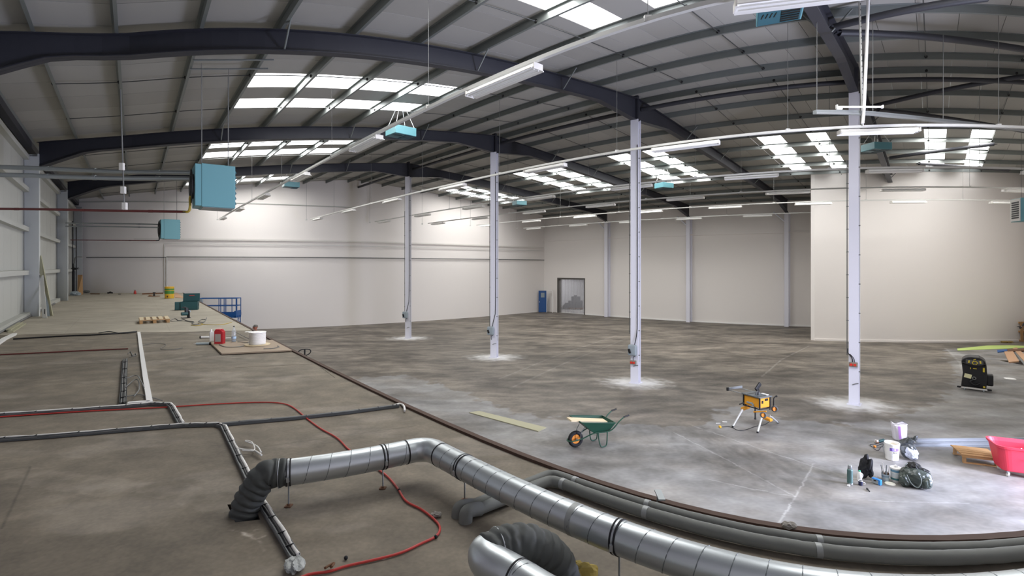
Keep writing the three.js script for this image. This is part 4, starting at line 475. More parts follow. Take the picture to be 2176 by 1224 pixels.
{ // boards leaning on the broad stanchion, strips and clutter at the end
  const d = 18.6, lean = (label, list, th, m, name = 'leaning_board') => { const pos = [], f = list.map(([x, y, dd]) => A(x, y, dd)), b = f.map((p) => p.clone().add(V(-0.02, 0, -th))); const q = (...i) => i.forEach((v) => pos.push(v.x, v.y, v.z)); const Q = (a, b2, c, e) => q(a, b2, c, a, c, e); Q(f[0], f[1], f[2], f[3]); Q(b[0], b[3], b[2], b[1]); for (let i = 0; i < 4; i++) Q(f[i], b[i], b[(i + 1) % 4], f[(i + 1) % 4]); const g = new THREE.BufferGeometry(); g.setAttribute('position', new THREE.Float32BufferAttribute(pos, 3)); g.computeVertexNormals(); return tag(mesh(name, g, m), label, 'board'); };
  lean('white narrow board with dark print leaning on the broad stanchion', [[90, 676, 18.3], [100, 676, 18.2], [92, 585, 18.9], [84, 584, 19]], 0.03, M.white); lean('thin grey-white board edge behind the printed white board', [[96, 672, 18.6], [106, 672, 18.6], [98, 586, 19], [90, 586, 19]], 0.02, M.greyBox);
  lean('tall brown timber board leaning on the broad stanchion', [[100, 672, 18.7], [112, 671, 18.6], [87, 543, 19.05], [78, 543, 19.05]], 0.05, M.mdf);
  const bp = A(95, 662, 18.26); tag(mesh('board_print', bx(0.03, 0.18, 0.004, bp.x, bp.y, bp.z + 0.004, -0.05), M.black), 'dark vertical lettering strip on the leaning white board', 'print');
  const c1 = [[150, 610], [154, 622]]; const pc = thing('corner_pipework', 'dark pipe cluster in the corner behind the white stanchions', 'pipework'); for (const [x, y0, y1, r] of [[157, 560, 628, 0.05], [162, 480, 630, 0.03], [154, 470, 628, 0.03]]) mesh('riser', cyl(A(x, y1, 33), A(x, y0, 33), r), M.black, pc); mesh('crossover', [cyl(A(152, 572, 33), A(168, 570, 33), 0.06), tube([A(158, 575, 33), A(158, 558, 33), A(161, 547, 33.5), A(174, 546, 34)], 0.035)], M.cableGrey, pc); mesh('valve', rb(0.3, 0.14, 0.12, 0.03, A(158, 571, 32.9).x, A(158, 571, 32.9).y, -32.9), M.black, pc);
  lean('plain tan sheet standing upright in the far corner', [[164, 628, 33.2], [176, 626, 33.4], [175, 584, 33.6], [165, 584, 33.6]], 0.04, M.wood, 'standing_sheet');
  const cl = onDeck(160, 628), ct = mesh('debris_sack', blob(0.3, 1, 0.5, 0.7, 0.25, 5, 3), M.greyBox); ct.position.set(cl.x, cl.y + 0.12, cl.z); tag(ct, 'crumpled pale sack of debris at the foot of the corner pipework', 'sack');
  const c2 = onDeck(184, 623), c3 = mesh('debris_sack', blob(0.16, 1.2, 0.7, 0.7, 0.25, 6, 9), M.cableGrey); c3.position.set(c2.x, c2.y + 0.09, c2.z); tag(c3, 'small grey lump of debris against the end wall', 'debris');
  slabPx('timber_strip', 'brown timber strip along the foot of the end wall', 'timber', [[302, 623], [347, 621.5], [347, 622.5], [302, 624]], MZ + 0.012, 0.06, M.woodDark); slabPx('timber_strip', 'thin dark strip on the deck left near the end wall', 'timber', [[192, 623.4], [212, 623.6], [212, 624.5], [192, 624.3]], MZ + 0.012, 0.03, M.woodDark); slabPx('timber_board', 'reddish timber board behind the yellow drum at the deck end', 'board', [[369, 622.5], [376, 622], [392, 633], [372, 632]], MZ + 0.012, 0.02, M.plank);
  tag(mesh('tool_cable', [tube([[362, 681], [372, 677], [380, 681], [390, 679], [400, 682], [412, 684], [408, 688], [420, 689], [432, 686]].map(([a, b]) => onDeck(a, b, 0.025)), 0.012, { seg: 6 }), tube([[362, 683], [390, 682], [410, 685]].map(([a, b]) => onDeck(a, b, 0.025)), 0.01, { seg: 6 }), tube([[422, 683], [428, 679], [437, 679], [439, 675], [434, 684], [422, 684]].map(([a, b]) => onDeck(a, b, 0.03)), 0.012, { seg: 6 })], M.cableGrey), 'dark tool cable looping between pallet and power saw', 'cable');
  tag(mesh('extension_lead', tube([[406, 691], [420, 692], [432, 689], [420, 687], [440, 690], [470, 690], [492, 685]].map(([a, b]) => onDeck(a, b, 0.02)), 0.011, { seg: 6 }), M.yellowHose), 'dull yellow lead lying in loops on the new deck', 'cable');
}
{ // work board, cable drum, fuel can, bottle and sealant tubes
  const a = G(447, 729, MZ + 0.03), b = G(471, 752, MZ + 0.03), c = G(620, 745, MZ + 0.03), d = a.clone().add(c).sub(b); tag(mesh('plywood_sheet', planSlab([a, b, c, d], MZ + 0.045, 0.03), mat(0xa08f7b, 0.8)), 'brown plywood sheet carrying the cable drum at the deck edge', 'board');
  const TOP = MZ + 0.046, at = (x, y) => G(x, y, TOP);
  const r = thing('cable_drum', 'white cable drum with round flanges standing on the plywood sheet', 'cable drum', at(547, 733)); mesh('bottom_flange', place(new THREE.CylinderGeometry(0.27, 0.27, 0.018, 36), 0, 0.012, 0), M.woodPale, r); mesh('top_flange', place(new THREE.CylinderGeometry(0.185, 0.185, 0.014, 36), 0, 0.295, 0), M.white, r); mesh('wound_cable', Array.from({ length: 13 }, (_, i) => place(new THREE.TorusGeometry(0.165, 0.0125, 8, 36), 0, 0.035 + i * 0.0195, 0, Math.PI / 2)).concat(place(new THREE.CylinderGeometry(0.165, 0.165, 0.27, 30), 0, 0.155, 0)), M.whiteDull, r); mesh('paper_label', bx(0.13, 0.008, 0.1, -0.2, 0.306, 0.02, 0, 0.3), M.white, r);
  tag(mesh('drum_cable', [tube([[530, 727], [520, 735], [505, 738], [480, 738], [470, 735], [466, 733]].map(([x, y]) => at(x, y).add(V(0, 0.01, 0))), 0.008, { seg: 6 }), tube([[560, 742], [580, 741], [593, 738], [590, 736]].map(([x, y]) => at(x, y).add(V(0, 0.01, 0))), 0.008, { seg: 6 }), tube([[500, 706], [515, 714], [530, 722], [528, 728], [505, 727]].map(([x, y]) => at(x, y).add(V(0, 0.01, 0))), 0.008, { seg: 6 })], M.cableGrey), 'grey cable end trailing from the drum over the plywood', 'cable');
  const j = thing('fuel_can', 'red plastic fuel can with a pale label', 'can', at(467, 730), face(at(467, 730)) - 0.5); const sh = new THREE.Shape(); sh.moveTo(-0.09, 0); sh.lineTo(0.09, 0); sh.lineTo(0.09, 0.27); sh.lineTo(0.06, 0.31); sh.lineTo(0.03, 0.31); sh.lineTo(0.03, 0.335); sh.lineTo(-0.06, 0.335); sh.lineTo(-0.09, 0.29); sh.closePath(); const ho = new THREE.Path(); ho.moveTo(-0.05, 0.3); ho.lineTo(0.01, 0.3); ho.lineTo(0.01, 0.318); ho.lineTo(-0.05, 0.318); sh.holes.push(ho); mesh('body', place(new THREE.ExtrudeGeometry(sh, { depth: 0.11, bevelEnabled: true, bevelSize: 0.008, bevelThickness: 0.008, bevelSegments: 2 }), 0, 0, -0.055), mat(0xc02430, 0.4), j); mesh('cap', place(new THREE.CylinderGeometry(0.028, 0.028, 0.03, 16), 0.055, 0.325, 0), mat(0xc02430, 0.4), j); mesh('label', bx(0.13, 0.18, 0.004, -0.01, 0.14, 0.066), mat(0xb3a8a4, 0.6), j);
  const g2 = thing('sealant_box', 'grey carton leaning against the red fuel can', 'carton', at(452, 724), face(at(452, 724))); mesh('carton', rb(0.13, 0.22, 0.09, 0.006, 0, 0.11, 0), M.whiteDull, g2); mesh('spout', place(new THREE.CylinderGeometry(0.02, 0.025, 0.06, 12), -0.03, 0.25, 0), M.white, g2); mesh('dark_side', bx(0.005, 0.12, 0.05, -0.068, 0.15, 0), M.black, g2);
  const tb = (x, y, label, m, L) => { const p = G(x, y, MZ), t = thing('sealant_tube', label, 'tube', p, 0.15); mesh('barrel', place(new THREE.CylinderGeometry(0.028, 0.028, L, 16), 0, 0.03, 0, 0, 0, Math.PI / 2), m, t); mesh('end_cap', place(new THREE.CylinderGeometry(0.031, 0.031, 0.03, 16), x < 440 && m === M.white ? -L / 2 : L / 2, 0.03, 0, 0, 0, Math.PI / 2), M.black, t); mesh('nozzle', place(new THREE.ConeGeometry(0.02, 0.07, 12), m === M.white ? L / 2 + 0.03 : -L / 2 - 0.03, 0.03, 0, 0, 0, m === M.white ? -Math.PI / 2 : Math.PI / 2), M.white, t); };
  tb(436, 719, 'white sealant tube with black end lying by the carton', M.white, 0.22); tb(432, 733, 'pale blue sealant tube lying in front of the fuel can', mat(0xb4c2c8, 0.4), 0.3);
  { const p = at(485, 719); tag(mesh('paper_scrap', rb(0.12, 0.012, 0.07, 0.004, p.x, p.y + 0.008, p.z, 0, 0.3), M.white), 'white scrap of packaging between fuel can and bottle', 'packaging'); }
  const wb = thing('water_bottle', 'clear plastic water bottle half full on the plywood sheet', 'bottle', at(497, 726)); const pet = new THREE.MeshPhysicalMaterial({ color: 0xf2f6f8, transmission: 0.85, roughness: 0.08, thickness: 0, side: THREE.DoubleSide }); mesh('shell', lathe([[0, 0.003], [0.045, 0.003], [0.05, 0.02], [0.05, 0.1], [0.046, 0.13], [0.05, 0.16], [0.048, 0.24], [0.035, 0.3], [0.016, 0.345], [0.016, 0.36]], 24), pet, wb); mesh('water', lathe([[0, 0.006], [0.043, 0.006], [0.047, 0.02], [0.047, 0.12], [0, 0.12]], 24), new THREE.MeshPhysicalMaterial({ color: 0xcfe0ee, transmission: 0.8, roughness: 0.05, thickness: 0.05, ior: 1.33 }), wb); mesh('label', place(new THREE.CylinderGeometry(0.0515, 0.0515, 0.05, 24, 1, true), 0, 0.1, 0), mat(0xa9c4da, 0.5), wb); mesh('cap', place(new THREE.CylinderGeometry(0.018, 0.018, 0.022, 16), 0, 0.367, 0), M.black, wb);
}
{ // scissor lift and pallet truck on the floor below the deck edge
  const p = A(460, 680, 33); p.y = 0; const t = thing('scissor_lift', 'blue scissor lift with guard rails standing beyond the deck edge', 'scissor lift', p, 0.12), B = M.blue, r = 0.025, X0 = -1.22, X1 = 1.2, Z0 = 0, Z1 = -0.75;
  mesh('chassis', rb(2.3, 0.42, 0.76, 0.04, 0, 0.42, -0.38), B, t); for (const x of [-0.8, 0.8]) for (const z of [0.02, -0.78]) { const w = mesh('wheel', place(new THREE.CylinderGeometry(0.17, 0.17, 0.1, 20), x, 0.17, z, Math.PI / 2), M.rubber, t); mesh('hub', place(new THREE.CylinderGeometry(0.07, 0.07, 0.11, 14), x, 0.17, z, Math.PI / 2), M.whiteDull, w); }
  for (const z of [-0.12, -0.64]) mesh('scissor_arm', [0, 1, 2].map((k) => bx(2.0, 0.09, 0.05, 0, 0.7 + k * 0.14, z, 0, 0, k % 2 ? 0.04 : -0.04)), B, t); mesh('platform', rb(2.44, 0.16, 0.8, 0.02, 0, 1.28, -0.38), B, t); mesh('toe_board', [bx(2.44, 0.2, 0.02, 0, 1.42, 0.02), bx(2.44, 0.2, 0.02, 0, 1.42, -0.78)], B, t); mesh('end_panel', bx(0.12, 0.45, 0.8, 1.15, 1.42, -0.38), B, t); mesh('ladder', [bx(0.04, 0.7, 0.04, 1.25, 1.0, -0.2), bx(0.04, 0.7, 0.04, 1.25, 1.0, -0.56), bx(0.04, 0.04, 0.4, 1.25, 0.9, -0.38), bx(0.04, 0.04, 0.4, 1.25, 1.15, -0.38)], B, t);
  for (const z of [0.0, -0.76]) { for (const h of [2.46, 1.98]) mesh('guard_rail', cyl(V(X0, h, z), V(X1, h, z), r), B, t); for (const x of [X0, 0.15, 0.26, 0.95, X1]) mesh('rail_post', cyl(V(x, 1.3, z), V(x, 2.46, z), r), B, t); } for (const x of [X0, X1]) for (const h of [2.46, 1.98]) mesh('end_rail', cyl(V(x, h, 0), V(x, h, -0.76), r), B, t); mesh('control_box', rb(0.22, 0.18, 0.16, 0.03, -0.98, 2.34, -0.06), M.greyBox, t);
  const q = A(647, 752, 19.4), u = thing('pallet_truck', 'pallet truck with a black loop handle beneath the deck edge', 'pallet truck', V(q.x, 0, q.z), face(q)); u.scale.set(1.15, 1.09, 1.1); mesh('loop_handle', tube([V(0.02, 1.02, 0), V(-0.16, 1.1, 0), V(-0.17, 1.2, 0), V(-0.06, 1.25, 0), V(0.1, 1.25, 0), V(0.19, 1.2, 0), V(0.16, 1.1, 0), V(0.02, 1.02, 0)], 0.017, { seg: 8 }), M.black, u); mesh('tiller', cyl(V(0, 0.3, -0.12), V(0.01, 1.25, 0), 0.024), M.black, u); mesh('pump', rb(0.2, 0.3, 0.2, 0.03, 0, 0.3, -0.15), M.black, u); for (const x of [-0.19, 0.19]) mesh('fork', rb(0.15, 0.05, 1.15, 0.02, x, 0.09, -0.85), mat(0x7d2a22, 0.5), u); mesh('fork_head', rb(0.55, 0.3, 0.1, 0.02, 0, 0.22, -0.28), mat(0x7d2a22, 0.5), u); mesh('steer_wheel', [-0.07, 0.07].map((x) => place(new THREE.CylinderGeometry(0.09, 0.09, 0.05, 18), x, 0.09, -0.15, 0, 0, Math.PI / 2)), M.rubber, u);
}
// ================================================================== THINGS ON THE CONCRETE FLOOR
{ // wheelbarrow with timber offcuts
  const p = G(1223, 950), t = thing('wheelbarrow', 'green wheelbarrow with orange wheel centre on the concrete', 'wheelbarrow', p, 0.34), gr = M.green;
  const w = mesh('tyre', place(torus(0.155, 0.052, 32), 0, 0.207, 0), M.rubber, t); mesh('wheel_rim', place(new THREE.CylinderGeometry(0.115, 0.115, 0.05, 24), 0, 0.207, 0, Math.PI / 2), M.orange, w); mesh('hub', place(new THREE.CylinderGeometry(0.025, 0.025, 0.14, 12), 0, 0.207, 0, Math.PI / 2), M.steel, w);
  // tray: tapered open tub
  const top = [[0.0, 0.7, -0.33], [0.95, 0.6, -0.33], [0.95, 0.6, 0.33], [0.0, 0.7, 0.33]], bot = [[0.4, 0.37, -0.19], [0.84, 0.36, -0.19], [0.84, 0.36, 0.19], [0.4, 0.37, 0.19]]; const pos = []; const q = (a, b, c, d) => { for (const v of [a, b, c, a, c, d]) pos.push(...v); }; for (let i = 0; i < 4; i++) q(top[i], top[(i + 1) % 4], bot[(i + 1) % 4], bot[i]); q(...bot); const g = new THREE.BufferGeometry(); g.setAttribute('position', new THREE.Float32BufferAttribute(pos, 3)); g.computeVertexNormals(); const tray = mesh('tray', g, gr, t); mesh('tray_rim', tube([...top, top[0]].map((v) => V(...v)), 0.013, { straight: true, seg: 6 }), gr, tray);
  for (const s of [-1, 1]) { mesh('frame_tube', tube([V(-0.2, 0.19, s * 0.03), V(-0.16, 0.19, s * 0.11), V(0.1, 0.23, s * 0.13), V(0.42, 0.36, s * 0.2), V(0.84, 0.4, s * 0.26), V(1.08, 0.62, s * 0.29), V(1.22, 0.72, s * 0.3), V(1.28, 0.735, s * 0.3)], 0.016, { seg: 8 }), gr, t); mesh('grip', tube([V(1.2, 0.715, s * 0.3), V(1.35, 0.75, s * 0.3)], 0.022), M.black, t); mesh('leg', tube([V(0.52, 0.39, s * 0.22), V(0.53, 0.18, s * 0.24), V(0.58, 0.03, s * 0.25), V(0.68, 0.02, s * 0.25), V(0.74, 0.08, s * 0.25), V(0.76, 0.4, s * 0.25)], 0.015, { seg: 8 }), gr, t); }
  mesh('nose_bar', tube([V(-0.16, 0.19, -0.11), V(-0.21, 0.18, -0.05), V(-0.21, 0.18, 0.05), V(-0.16, 0.19, 0.11)], 0.016, { seg: 8 }), gr, t); for (const s of [-1, 1]) mesh('stay', tube([V(0.08, 0.24, s * 0.12), V(0.1, 0.4, s * 0.13), V(0.18, 0.52, s * 0.15)], 0.009, { seg: 6 }), M.galvDull, t);
  const off = thing('timber_offcut', 'long pale timber offcut lying across the wheelbarrow tray', 'timber', p, 0.34); mesh('board', bx(1.1, 0.035, 0.22, 0.3, 0.66, 0.06, 0.1, 0.1, -0.16), M.woodPale, off); const o2 = thing('timber_offcut', 'short thick timber piece tucked under the long offcut', 'timber', p, 0.34); mesh('board', bx(0.5, 0.05, 0.16, 0.55, 0.565, 0.03, 0, 0.1, -0.12), M.woodPale, o2);
}
slabPx('fibre_board', 'pale greenish board lying flat on the concrete near the deck edge', 'board', [[997, 876], [1018, 873], [1161, 908], [1144, 916]], 0, 0.025, M.mdf);
{ // table saw
  const p = G(1608, 905), t = thing('table_saw', 'yellow and black table saw on a folding wheeled stand', 'table saw', p, 0.0), dw = M.dewalt, b = M.black;
  const rel = (x, y, D) => A(x, y, D).sub(p), q = (x, y, D) => rel(x, y, D);
  // the saw box is turned, corner towards us: local frame at the table centre
  const c = q(1608, 852, 14.4), turn = -1.12; const ax = V(Math.cos(turn), 0, -Math.sin(turn)), az = V(Math.sin(turn), 0, Math.cos(turn)), L = (x, y, z) => V(c.x, 0, c.z).addScaledVector(ax, x).addScaledVector(az, z).setY(y), B = (w, h, d, x, y, z, r = 0.01) => { const o = L(x, y, z); return rb(w, h, d, r, o.x, o.y, o.z, 0, turn); };
  mesh('body', B(0.52, 0.27, 0.4, 0, 0.72, 0, 0.02), dw, t); for (const sx of [-1, 1]) for (const sz of [-1, 1]) mesh('corner_post', B(0.035, 0.32, 0.035, sx * 0.265, 0.71, sz * 0.21), b, t); mesh('lower_frame', [B(0.56, 0.03, 0.03, 0, 0.56, 0.21), B(0.56, 0.03, 0.03, 0, 0.56, -0.21), B(0.03, 0.03, 0.42, 0.27, 0.56, 0), B(0.03, 0.03, 0.42, -0.27, 0.56, 0)], b, t);
  mesh('table_top', B(0.62, 0.035, 0.5, 0, 0.885, 0), mat(0x6d7376, 0.4, 0.3), t); mesh('table_slot', [B(0.02, 0.004, 0.48, -0.12, 0.904, 0, 0.001), B(0.02, 0.004, 0.48, 0.2, 0.904, 0, 0.001)], b, t); mesh('extension_frame', [B(0.45, 0.022, 0.022, -0.52, 0.885, 0.24), B(0.45, 0.022, 0.022, -0.52, 0.885, -0.24)], M.steel, t); const fe = mesh('rip_fence', B(0.03, 0.075, 0.58, -0.73, 0.93, 0), M.galvDull, t); mesh('fence_clamp', B(0.06, 0.1, 0.07, -0.73, 0.92, 0.31, 0.015), b, fe);
  const o = L(0.02, 1.0, 0.0); mesh('blade_guard', [rb(0.05, 0.12, 0.26, 0.02, o.x + 0.06, o.y + 0.1, o.z - 0.08, 0.75, turn), rb(0.03, 0.16, 0.06, 0.01, o.x, o.y - 0.02, o.z + 0.06, -0.35, turn)], b, t); mesh('blade', place(new THREE.CylinderGeometry(0.1, 0.1, 0.004, 28), o.x, o.y - 0.1, o.z, 0, turn, Math.PI / 2), M.steel, t); mesh('push_plate', B(0.2, 0.02, 0.09, 0.13, 0.915, -0.16, 0.004), M.white, t);
  mesh('front_crank', [B(0.06, 0.06, 0.03, 0.05, 0.64, 0.22, 0.01), B(0.2, 0.05, 0.02, -0.06, 0.67, 0.21)], M.greyBox, t); mesh('motor_vent', [B(0.02, 0.08, 0.06, 0.265, 0.75, 0.1), B(0.02, 0.06, 0.12, 0.265, 0.8, -0.06)], b, t);
  const hub = (x, y, z) => L(x, y, z); mesh('stand_bracket', [rb(0.24, 0.1, 0.13, 0.03, hub(-0.28, 0.46, 0.12).x, 0.46, hub(-0.28, 0.46, 0.12).z, 0, turn, 0.5), rb(0.28, 0.08, 0.12, 0.025, hub(0.42, 0.34, 0.12).x, 0.34, hub(0.42, 0.34, 0.12).z, 0, turn, -0.1), rb(0.36, 0.035, 0.035, 0.01, hub(0.26, 0.5, 0.2).x, 0.5, hub(0.26, 0.5, 0.2).z, 0, turn + 0.3, 0.25)], dw, t);
  const feet = [[1557, 908], [1610, 920], [1653, 899], [1605, 891]].map(([x, y]) => G(x, y).sub(p)), tops = [hub(-0.33, 0.42, 0.16), hub(0.36, 0.36, 0.26), hub(0.46, 0.4, 0.02), hub(-0.16, 0.5, -0.14)]; feet.forEach((f, i) => { const l = mesh('leg', cyl(f.clone().setY(0.02), tops[i], 0.022, 0.025), i === 3 ? mat(0x55585a, 0.5) : mat(0xd4d6d6, 0.4, 0.3), t); mesh('foot', cyl(f.clone().setY(0), f.clone().setY(0.045), 0.03, 0.026), b, l); });
  for (const [x, y, D, r] of [[1622, 882, 13.85, 0.085], [1646, 869, 14.4, 0.09]]) { const w = q(x, y, D); const tm = mesh('tyre', place(torus(r - 0.02, 0.022), w.x, w.y, w.z, 0, turn + 0.5), mat(0x66686a, 0.7), t); mesh('wheel_centre', place(new THREE.CylinderGeometry(r - 0.03, r - 0.03, 0.04, 20), w.x, w.y, w.z, Math.PI / 2, 0, 0), M.orange, tm); }
  mesh('trolley_handle', tube([q(1644, 868, 14.5), q(1644, 852, 14.5), q(1645, 845, 14.5), q(1650, 842, 14.5)], 0.016), b, t); mesh('trolley_knob', place(new THREE.SphereGeometry(0.03, 12, 8), q(1650, 842, 14.5).x, q(1650, 842, 14.5).y, q(1650, 842, 14.5).z), b, t); mesh('side_bar', [cyl(q(1572, 859, 14.2), q(1580, 856, 14.3), 0.018), cyl(q(1637, 850, 14.3), q(1636, 871, 14.3), 0.013)], b, t);
  tag(mesh('saw_cord', tube([G(1640, 882, 0.25), G(1637, 893, 0.1), G(1625, 902, 0.012), G(1605, 906, 0.012), G(1585, 913, 0.012), G(1568, 914, 0.012), G(1552, 907, 0.012), G(1534, 907, 0.012)], 0.009, { seg: 6 }), M.black), 'thin black cord curling away from the table saw', 'cord'); const pl = G(1530, 909); tag(mesh('yellow_plug', rb(0.06, 0.06, 0.09, 0.02, pl.x, 0.03, pl.z), M.yellow), 'yellow site plug on the end of the saw cord', 'plug');
  for (const [x, y, w, r, k] of [[1540, 897, 0.13, -0.15, 'longer white offcut sliver near the yellow plug'], [1526, 900, 0.13, 0.05, 'white offcut sliver beside the longer one'], [1634, 896, 0.06, 0.2, 'tiny white offcut between the table saw legs']]) { const s = G(x, y); tag(mesh('offcut_sliver', rb(w, 0.015, 0.03, 0.004, s.x, 0.008, s.z, 0, r), M.white), k, 'offcut'); }
}
{ // black floor scrubber with yellow controls
  const p = G(2070, 829), t = thing('floor_scrubber', 'black floor cleaning machine with yellow controls by the timber pile', 'cleaning machine', p, face(p)), b = M.black, y = mat(0xd9c23a, 0.5);
  const sh = new THREE.Shape(); sh.moveTo(-0.33, 0.12); sh.lineTo(0.3, 0.12); sh.lineTo(0.33, 0.4); sh.lineTo(0.31, 0.85); sh.quadraticCurveTo(0.3, 1.08, 0.2, 1.12); sh.lineTo(0.12, 1.17); sh.lineTo(-0.1, 1.17); sh.quadraticCurveTo(-0.3, 1.14, -0.32, 1.0); sh.lineTo(-0.28, 0.6); sh.closePath(); mesh('tank_body', place(new THREE.ExtrudeGeometry(sh, { depth: 0.6, bevelEnabled: true, bevelSize: 0.03, bevelThickness: 0.05, bevelSegments: 3 }), 0, 0, -0.68), b, t); mesh('control_panel', rb(0.5, 0.2, 0.06, 0.03, 0.01, 1.02, -0.02, -0.3), mat(0x1e1e20, 0.4), t);
  mesh('yellow_dial', place(torus(0.065, 0.013, 20), 0.02, 1.0, 0.05, -0.2), y, t); mesh('yellow_tab', [place(torus(0.05, 0.01, 12, 1.6), 0.03, 1.08, 0.04, -0.2, 0, 1.2), rb(0.045, 0.1, 0.02, 0.01, -0.14, 1.03, 0.04, -0.2, 0, -0.15), rb(0.045, 0.1, 0.02, 0.01, 0.17, 1.04, 0.04, -0.2, 0, 0.15), rb(0.05, 0.16, 0.02, 0.01, 0.26, 0.77, 0.03), rb(0.1, 0.02, 0.02, 0.005, 0.02, 0.79, 0.03), rb(0.02, 0.06, 0.02, 0.005, -0.1, 0.79, 0.03), rb(0.06, 0.06, 0.03, 0.01, 0.27, 0.16, 0.06)], y, t);
  mesh('handle_bar', [tube([V(-0.28, 0.92, -0.02), V(-0.3, 0.98, 0.06), V(-0.12, 0.93, 0.1), V(0.12, 0.93, 0.1), V(0.3, 0.98, 0.06), V(0.28, 0.92, -0.02)], 0.02)], b, t); mesh('paper_note', bx(0.2, 0.15, 0.006, -0.17, 0.5, 0.035, 0, 0, -0.2), mat(0xe6e3b4, 0.7), t); mesh('hose_coupling', place(torus(0.045, 0.02, 16), 0.0, 0.44, 0.05), M.cableGrey, t); mesh('drain_hose', tube([V(0, 0.4, 0.04), V(-0.1, 0.3, 0.07), V(0.02, 0.2, 0.08), V(0.16, 0.28, 0.06)], 0.028), b, t); mesh('recovery_pod', rb(0.2, 0.4, 0.4, 0.05, 0.42, 0.38, -0.35), b, t);
  mesh('squeegee', [rb(0.82, 0.05, 0.06, 0.02, 0, 0.09, 0.1), rb(0.1, 0.06, 0.1, 0.02, -0.42, 0.08, 0.1), rb(0.1, 0.06, 0.1, 0.02, 0.42, 0.08, 0.1)], M.rubber, t); mesh('squeegee_blade', bx(0.7, 0.05, 0.012, 0, 0.08, 0.135), M.whiteDull, t); for (const x of [-0.26, 0.26]) mesh('caster', place(new THREE.CylinderGeometry(0.035, 0.035, 0.03, 14), x, 0.036, 0.15, 0, 0, Math.PI / 2), M.greyBox, t); for (const x of [-0.25, 0.25]) mesh('drive_wheel', place(new THREE.CylinderGeometry(0.12, 0.12, 0.08, 20), x, 0.12, -0.35, 0, 0, Math.PI / 2), M.rubber, t);
}
{ // boards, strips, studs, pallets by the partition
  slabPx('board_pack', 'pale brown pack of boards lying behind the black machine', 'boards', [[2134, 747], [2152, 745], [2165, 767], [2144, 769]], 0, 0.06, M.plank); slabPx('timber_plank', 'long pale brown plank slanting out beside the board pack', 'plank', [[2152, 740], [2160, 738], [2190, 764], [2178, 769]], 0, 0.06, M.plank); slabPx('painted_board', 'blue painted board end under the brown timber', 'board', [[2119, 743.5], [2146, 741.5], [2147, 745], [2120, 748]], 0, 0.04, M.blue); slabPx('timber_plank', 'dark brown plank behind the blue board', 'plank', [[2140, 742], [2190, 740], [2190, 744], [2142, 746]], 0, 0.08, M.woodDark);
  slabPx('green_strip', 'bright lime green strip lying before the partition wall', 'strip', [[2034, 740.5], [2100, 734], [2146, 733.5], [2190, 735.5], [2190, 738], [2120, 741], [2035, 744.5]], 0, 0.02, mat(0xc0d67c, 0.6)); slabPx('metal_trim', 'grey metal length lying beyond the slanting plank', 'metal length', [[2155, 748], [2158, 747], [2190, 785], [2184, 785]], 0, 0.03, M.galvDull);
  const gl = G(2139, 728.5), gm = mesh('glove_pair', blob(0.25, 1.5, 0.25, 0.5, 0.25, 7, 2), mat(0x8a7440, 0.9)); gm.position.set(gl.x, 0.05, gl.z); tag(gm, 'crumpled ochre rag at the foot of the partition', 'rag');
  const ld = G(2146, 805), lm = mesh('round_cover', lathe([[0, 0.012], [0.17, 0.012], [0.185, 0.016], [0.19, 0.002], [0.17, 0]], 32), M.white); lm.position.copy(ld); tag(lm, 'large white round lid lying near the black machine', 'lid');
  const up = G(2178, 724.5), u = thing('pallet', 'brown pallet standing upright against the partition wall', 'pallet', V(up.x, 0, up.z + 0.25), 0.0); for (let k = 0; k < 5; k++) mesh('upright_board', bx(0.15, 1.2, 0.02, -0.5 + k * 0.21, 0.6, 0.05, -0.03), M.wood, u); mesh('cross_bearer', [bx(1.1, 0.1, 0.09, -0.05, 0.06, -0.02), bx(1.1, 0.1, 0.09, -0.05, 0.6, -0.03), bx(1.1, 0.1, 0.09, -0.05, 1.14, -0.04)], M.wood, u); mesh('face_board', [bx(1.1, 0.1, 0.02, -0.05, 1.15, 0.06), bx(1.1, 0.1, 0.02, -0.05, 0.06, 0.08)], M.wood, u);
  const prof = [[-0.05, 0], [0.05, 0], [0.05, 0.06], [0.04, 0.06], [0.04, 0.008], [-0.04, 0.008], [-0.04, 0.06], [-0.05, 0.06]].map(([a, b]) => [b - 0.03, a + 0.05]);
  [[0, 0, 'lowest silver metal stud of the stack beside the small pallet'], [0.09, 0.0, 'rear silver metal stud of the stack beside the small pallet'], [0.03, 0.1, 'topmost silver metal stud of the stack beside the small pallet']].forEach(([z, y, label], k) => { const a = G(1942, 949), b = G(2210, 947.5); tag(mesh('metal_stud', sweep(prof, [V(a.x + k * 0.05, y, a.z - z), V(b.x, y, b.z - z)]), mat(0x8d9194, 0.5, 0.6)), label, 'metal stud'); });
  const p = G(2085, 989), t = thing('pallet', 'small timber pallet next to the red tub', 'pallet', p, -0.42); t.scale.x = 0.82; for (const x of [-0.35, 0.35]) for (const z of [-0.05, -0.6]) mesh('leg', bx(0.06, 0.16, 0.09, x, 0.1, z), M.wood, t); mesh('ground_board', [bx(0.85, 0.02, 0.08, 0.04, 0.012, -0.04), bx(0.85, 0.02, 0.08, 0.04, 0.012, -0.62)], M.wood, t); [-0.05, -0.21, -0.36, -0.5, -0.63].forEach((z, k) => mesh('top_board', bx(0.84, 0.022, k === 0 ? 0.12 : 0.125, 0, 0.192, z), M.wood, t)); mesh('front_rail', bx(0.84, 0.05, 0.02, 0, 0.165, 0.0), M.wood, t);
}
